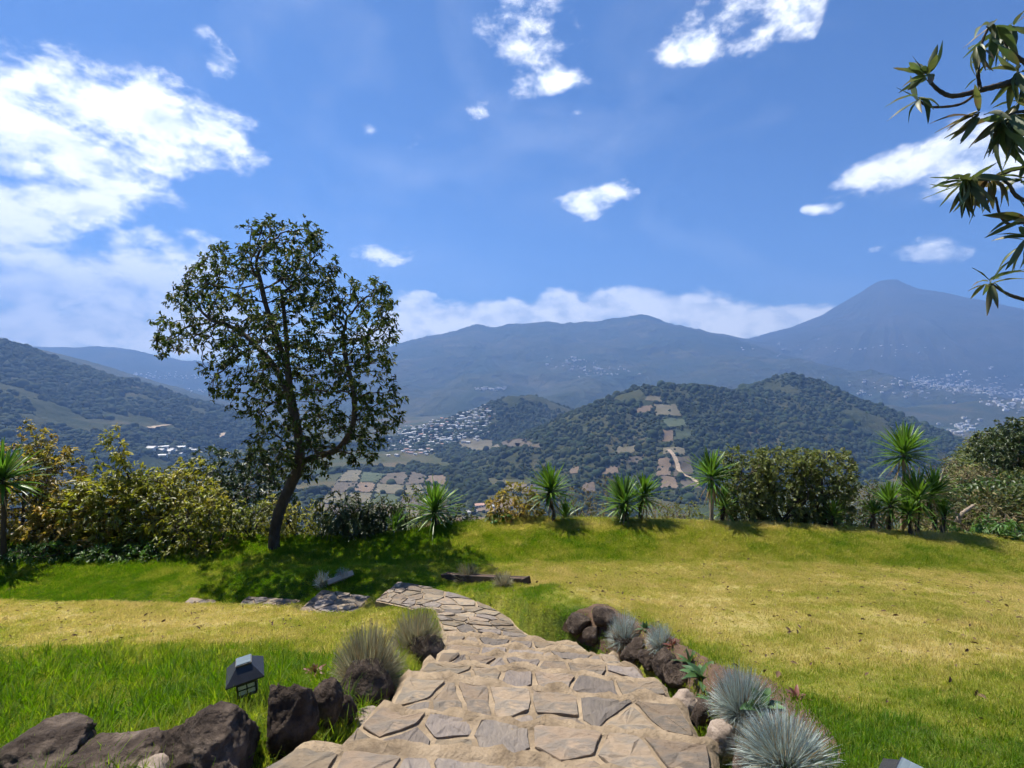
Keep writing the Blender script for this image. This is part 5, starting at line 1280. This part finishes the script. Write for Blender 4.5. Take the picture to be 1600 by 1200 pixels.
for p, o_, pp in zip(Pv, ok, pts):
    if not o_: continue
    k = int(hr.choice([0, 0, 1, 1, 2, 3])); kind = ['pale-roofed small house', 'little flat-gabled pale house', 'long two-storey pale house', 'house with a rust-red roof'][k]
    where = ('uppermost' if pp[1] < 655 else 'middle' if pp[1] < 680 else 'lowest') + ' rows of the hillside village' + (', tree side' if pp[0] < 680 else '')
    house(p, k, hr.normal(.1, .5), hr.uniform(.85, 1.35), kind + ' in the ' + where, 'hillside village houses')
Pv, ok = at_terrain([(hr.uniform(228, 305), hr.normal(706, 3.0)) for _ in range(26)], HNEAR, 800, 2500)
for p, o_ in zip(Pv, ok):
    if o_: house(p, int(hr.choice([0, 1, 2])), hr.normal(0, .3), hr.uniform(1.0, 1.6), 'pale building on the valley floor left of the tall tree', 'valley buildings left of the tree')
NH = [((749, 793), 3, 1.25, 'red-roofed house in the valley behind the terrace shrubs'), ((774, 794), 0, 1.1, 'white-roofed house right of the red-roofed valley house'), ((737, 803), 0, 1.2, 'long white-roofed shed left of the red-roofed valley house'), ((729, 812), 1, 1.1, 'small white house lowest in the valley gap'), ((748, 826), 1, .9, 'tiny white hut on the bare slope in the valley gap')]
Pv, ok = at_terrain([h[0] for h in NH], HNEAR, 560, 1500)
for p, o_, h in zip(Pv, ok, NH):
    if o_: house(p, h[1], .25, h[2], h[3], None)
# distant towns: far too many and too small to count
tsrc = []
for k in range(3):
    o = bpy.data.objects.new('town_house', HM[k]); tsrc.append(o)
HFAR = hmax(H_range, H_rightridge, H_volcano)
tp = [(px, py) for px, py in zip(hr.normal(1500, 75, 170), hr.normal(603, 9, 170))]
tp += [(a, 598 + (a - 1420) * .11 + hr.normal(0, 4)) for a in hr.uniform(1425, 1620, 170)]
tp += [(hr.normal(1505, 16), hr.normal(668, 6)) for _ in range(36)] + [(hr.uniform(1540, 1640), hr.normal(632, 6)) for _ in range(60)]
tp += [(hr.uniform(1150, 1480), hr.normal(548, 6)) for _ in range(34)] + [(hr.normal(890, 22), hr.normal(568, 6)) for _ in range(30)] + [(hr.normal(940, 25), hr.normal(582, 4)) for _ in range(40)] + [(hr.uniform(740, 790), hr.normal(608, 1.2)) for _ in range(40)]
Pv, ok = at_terrain(tp, HFAR, 2000, 11000, 420); Pv = Pv[ok]; m = len(Pv); s = hr.uniform(.6, 1.6, m) * np.where(Pv[:, 1] > 4500, 1.25, 1)
tag(scatter('distant_town', Pv + np.array([0, 0, 1.5]), np.c_[np.zeros((m, 2)), hr.uniform(-.5, .5, m)], np.c_[s, s, s], hr.integers(0, 3, m), tsrc), 'white specks of the towns below the volcano', 'town', kind='stuff')
Pv, ok = at_terrain([(hr.uniform(150, 340), hr.choice([585, 590, 610]) + hr.normal(0, 2.0)) for _ in range(120)], hmax(H_leftfar), 3000, 9000, 420); Pv = Pv[ok]; m = len(Pv); s = hr.uniform(.8, 1.8, m)
tag(scatter('distant_hamlet', Pv + np.array([0, 0, 1.5]), np.c_[np.zeros((m, 2)), hr.uniform(-.5, .5, m)], np.c_[s, s, s], hr.integers(0, 3, m), tsrc), 'white specks of hamlets on the hazy plain at the left', 'town', kind='stuff')
# ------------------------------------------------------------------ haze
hm, ht = newmat('haze_air')
pv = ht.nodes.new('ShaderNodeVolumePrincipled'); pv.inputs['Density'].default_value = 1.6e-4
pv.inputs['Color'].default_value = (.22, .41, .86, 1); pv.inputs['Anisotropy'].default_value = 0.15
pv.inputs['Density Attribute'].default_value = ''
hout = ht.nodes.new('ShaderNodeOutputMaterial'); ht.links.new(pv.outputs[0], hout.inputs['Volume'])
hm.cycles.homogeneous_volume = True
hx, hy0, hy1, hz0, hz1 = 14500, -300, 8400, -900, 1230
HV = [(sx * hx, y, z) for z in (hz0, hz1) for (sx, y) in ((-1, hy0), (1, hy0), (1, hy1), (-1, hy1))]
haze = mesh_py('haze', HV, [(3, 2, 1, 0), (4, 5, 6, 7), (0, 1, 5, 4), (1, 2, 6, 5), (2, 3, 7, 6), (3, 0, 4, 7)], hm)
tag(haze, 'pale blue haze in the air over the valley', kind='stuff')
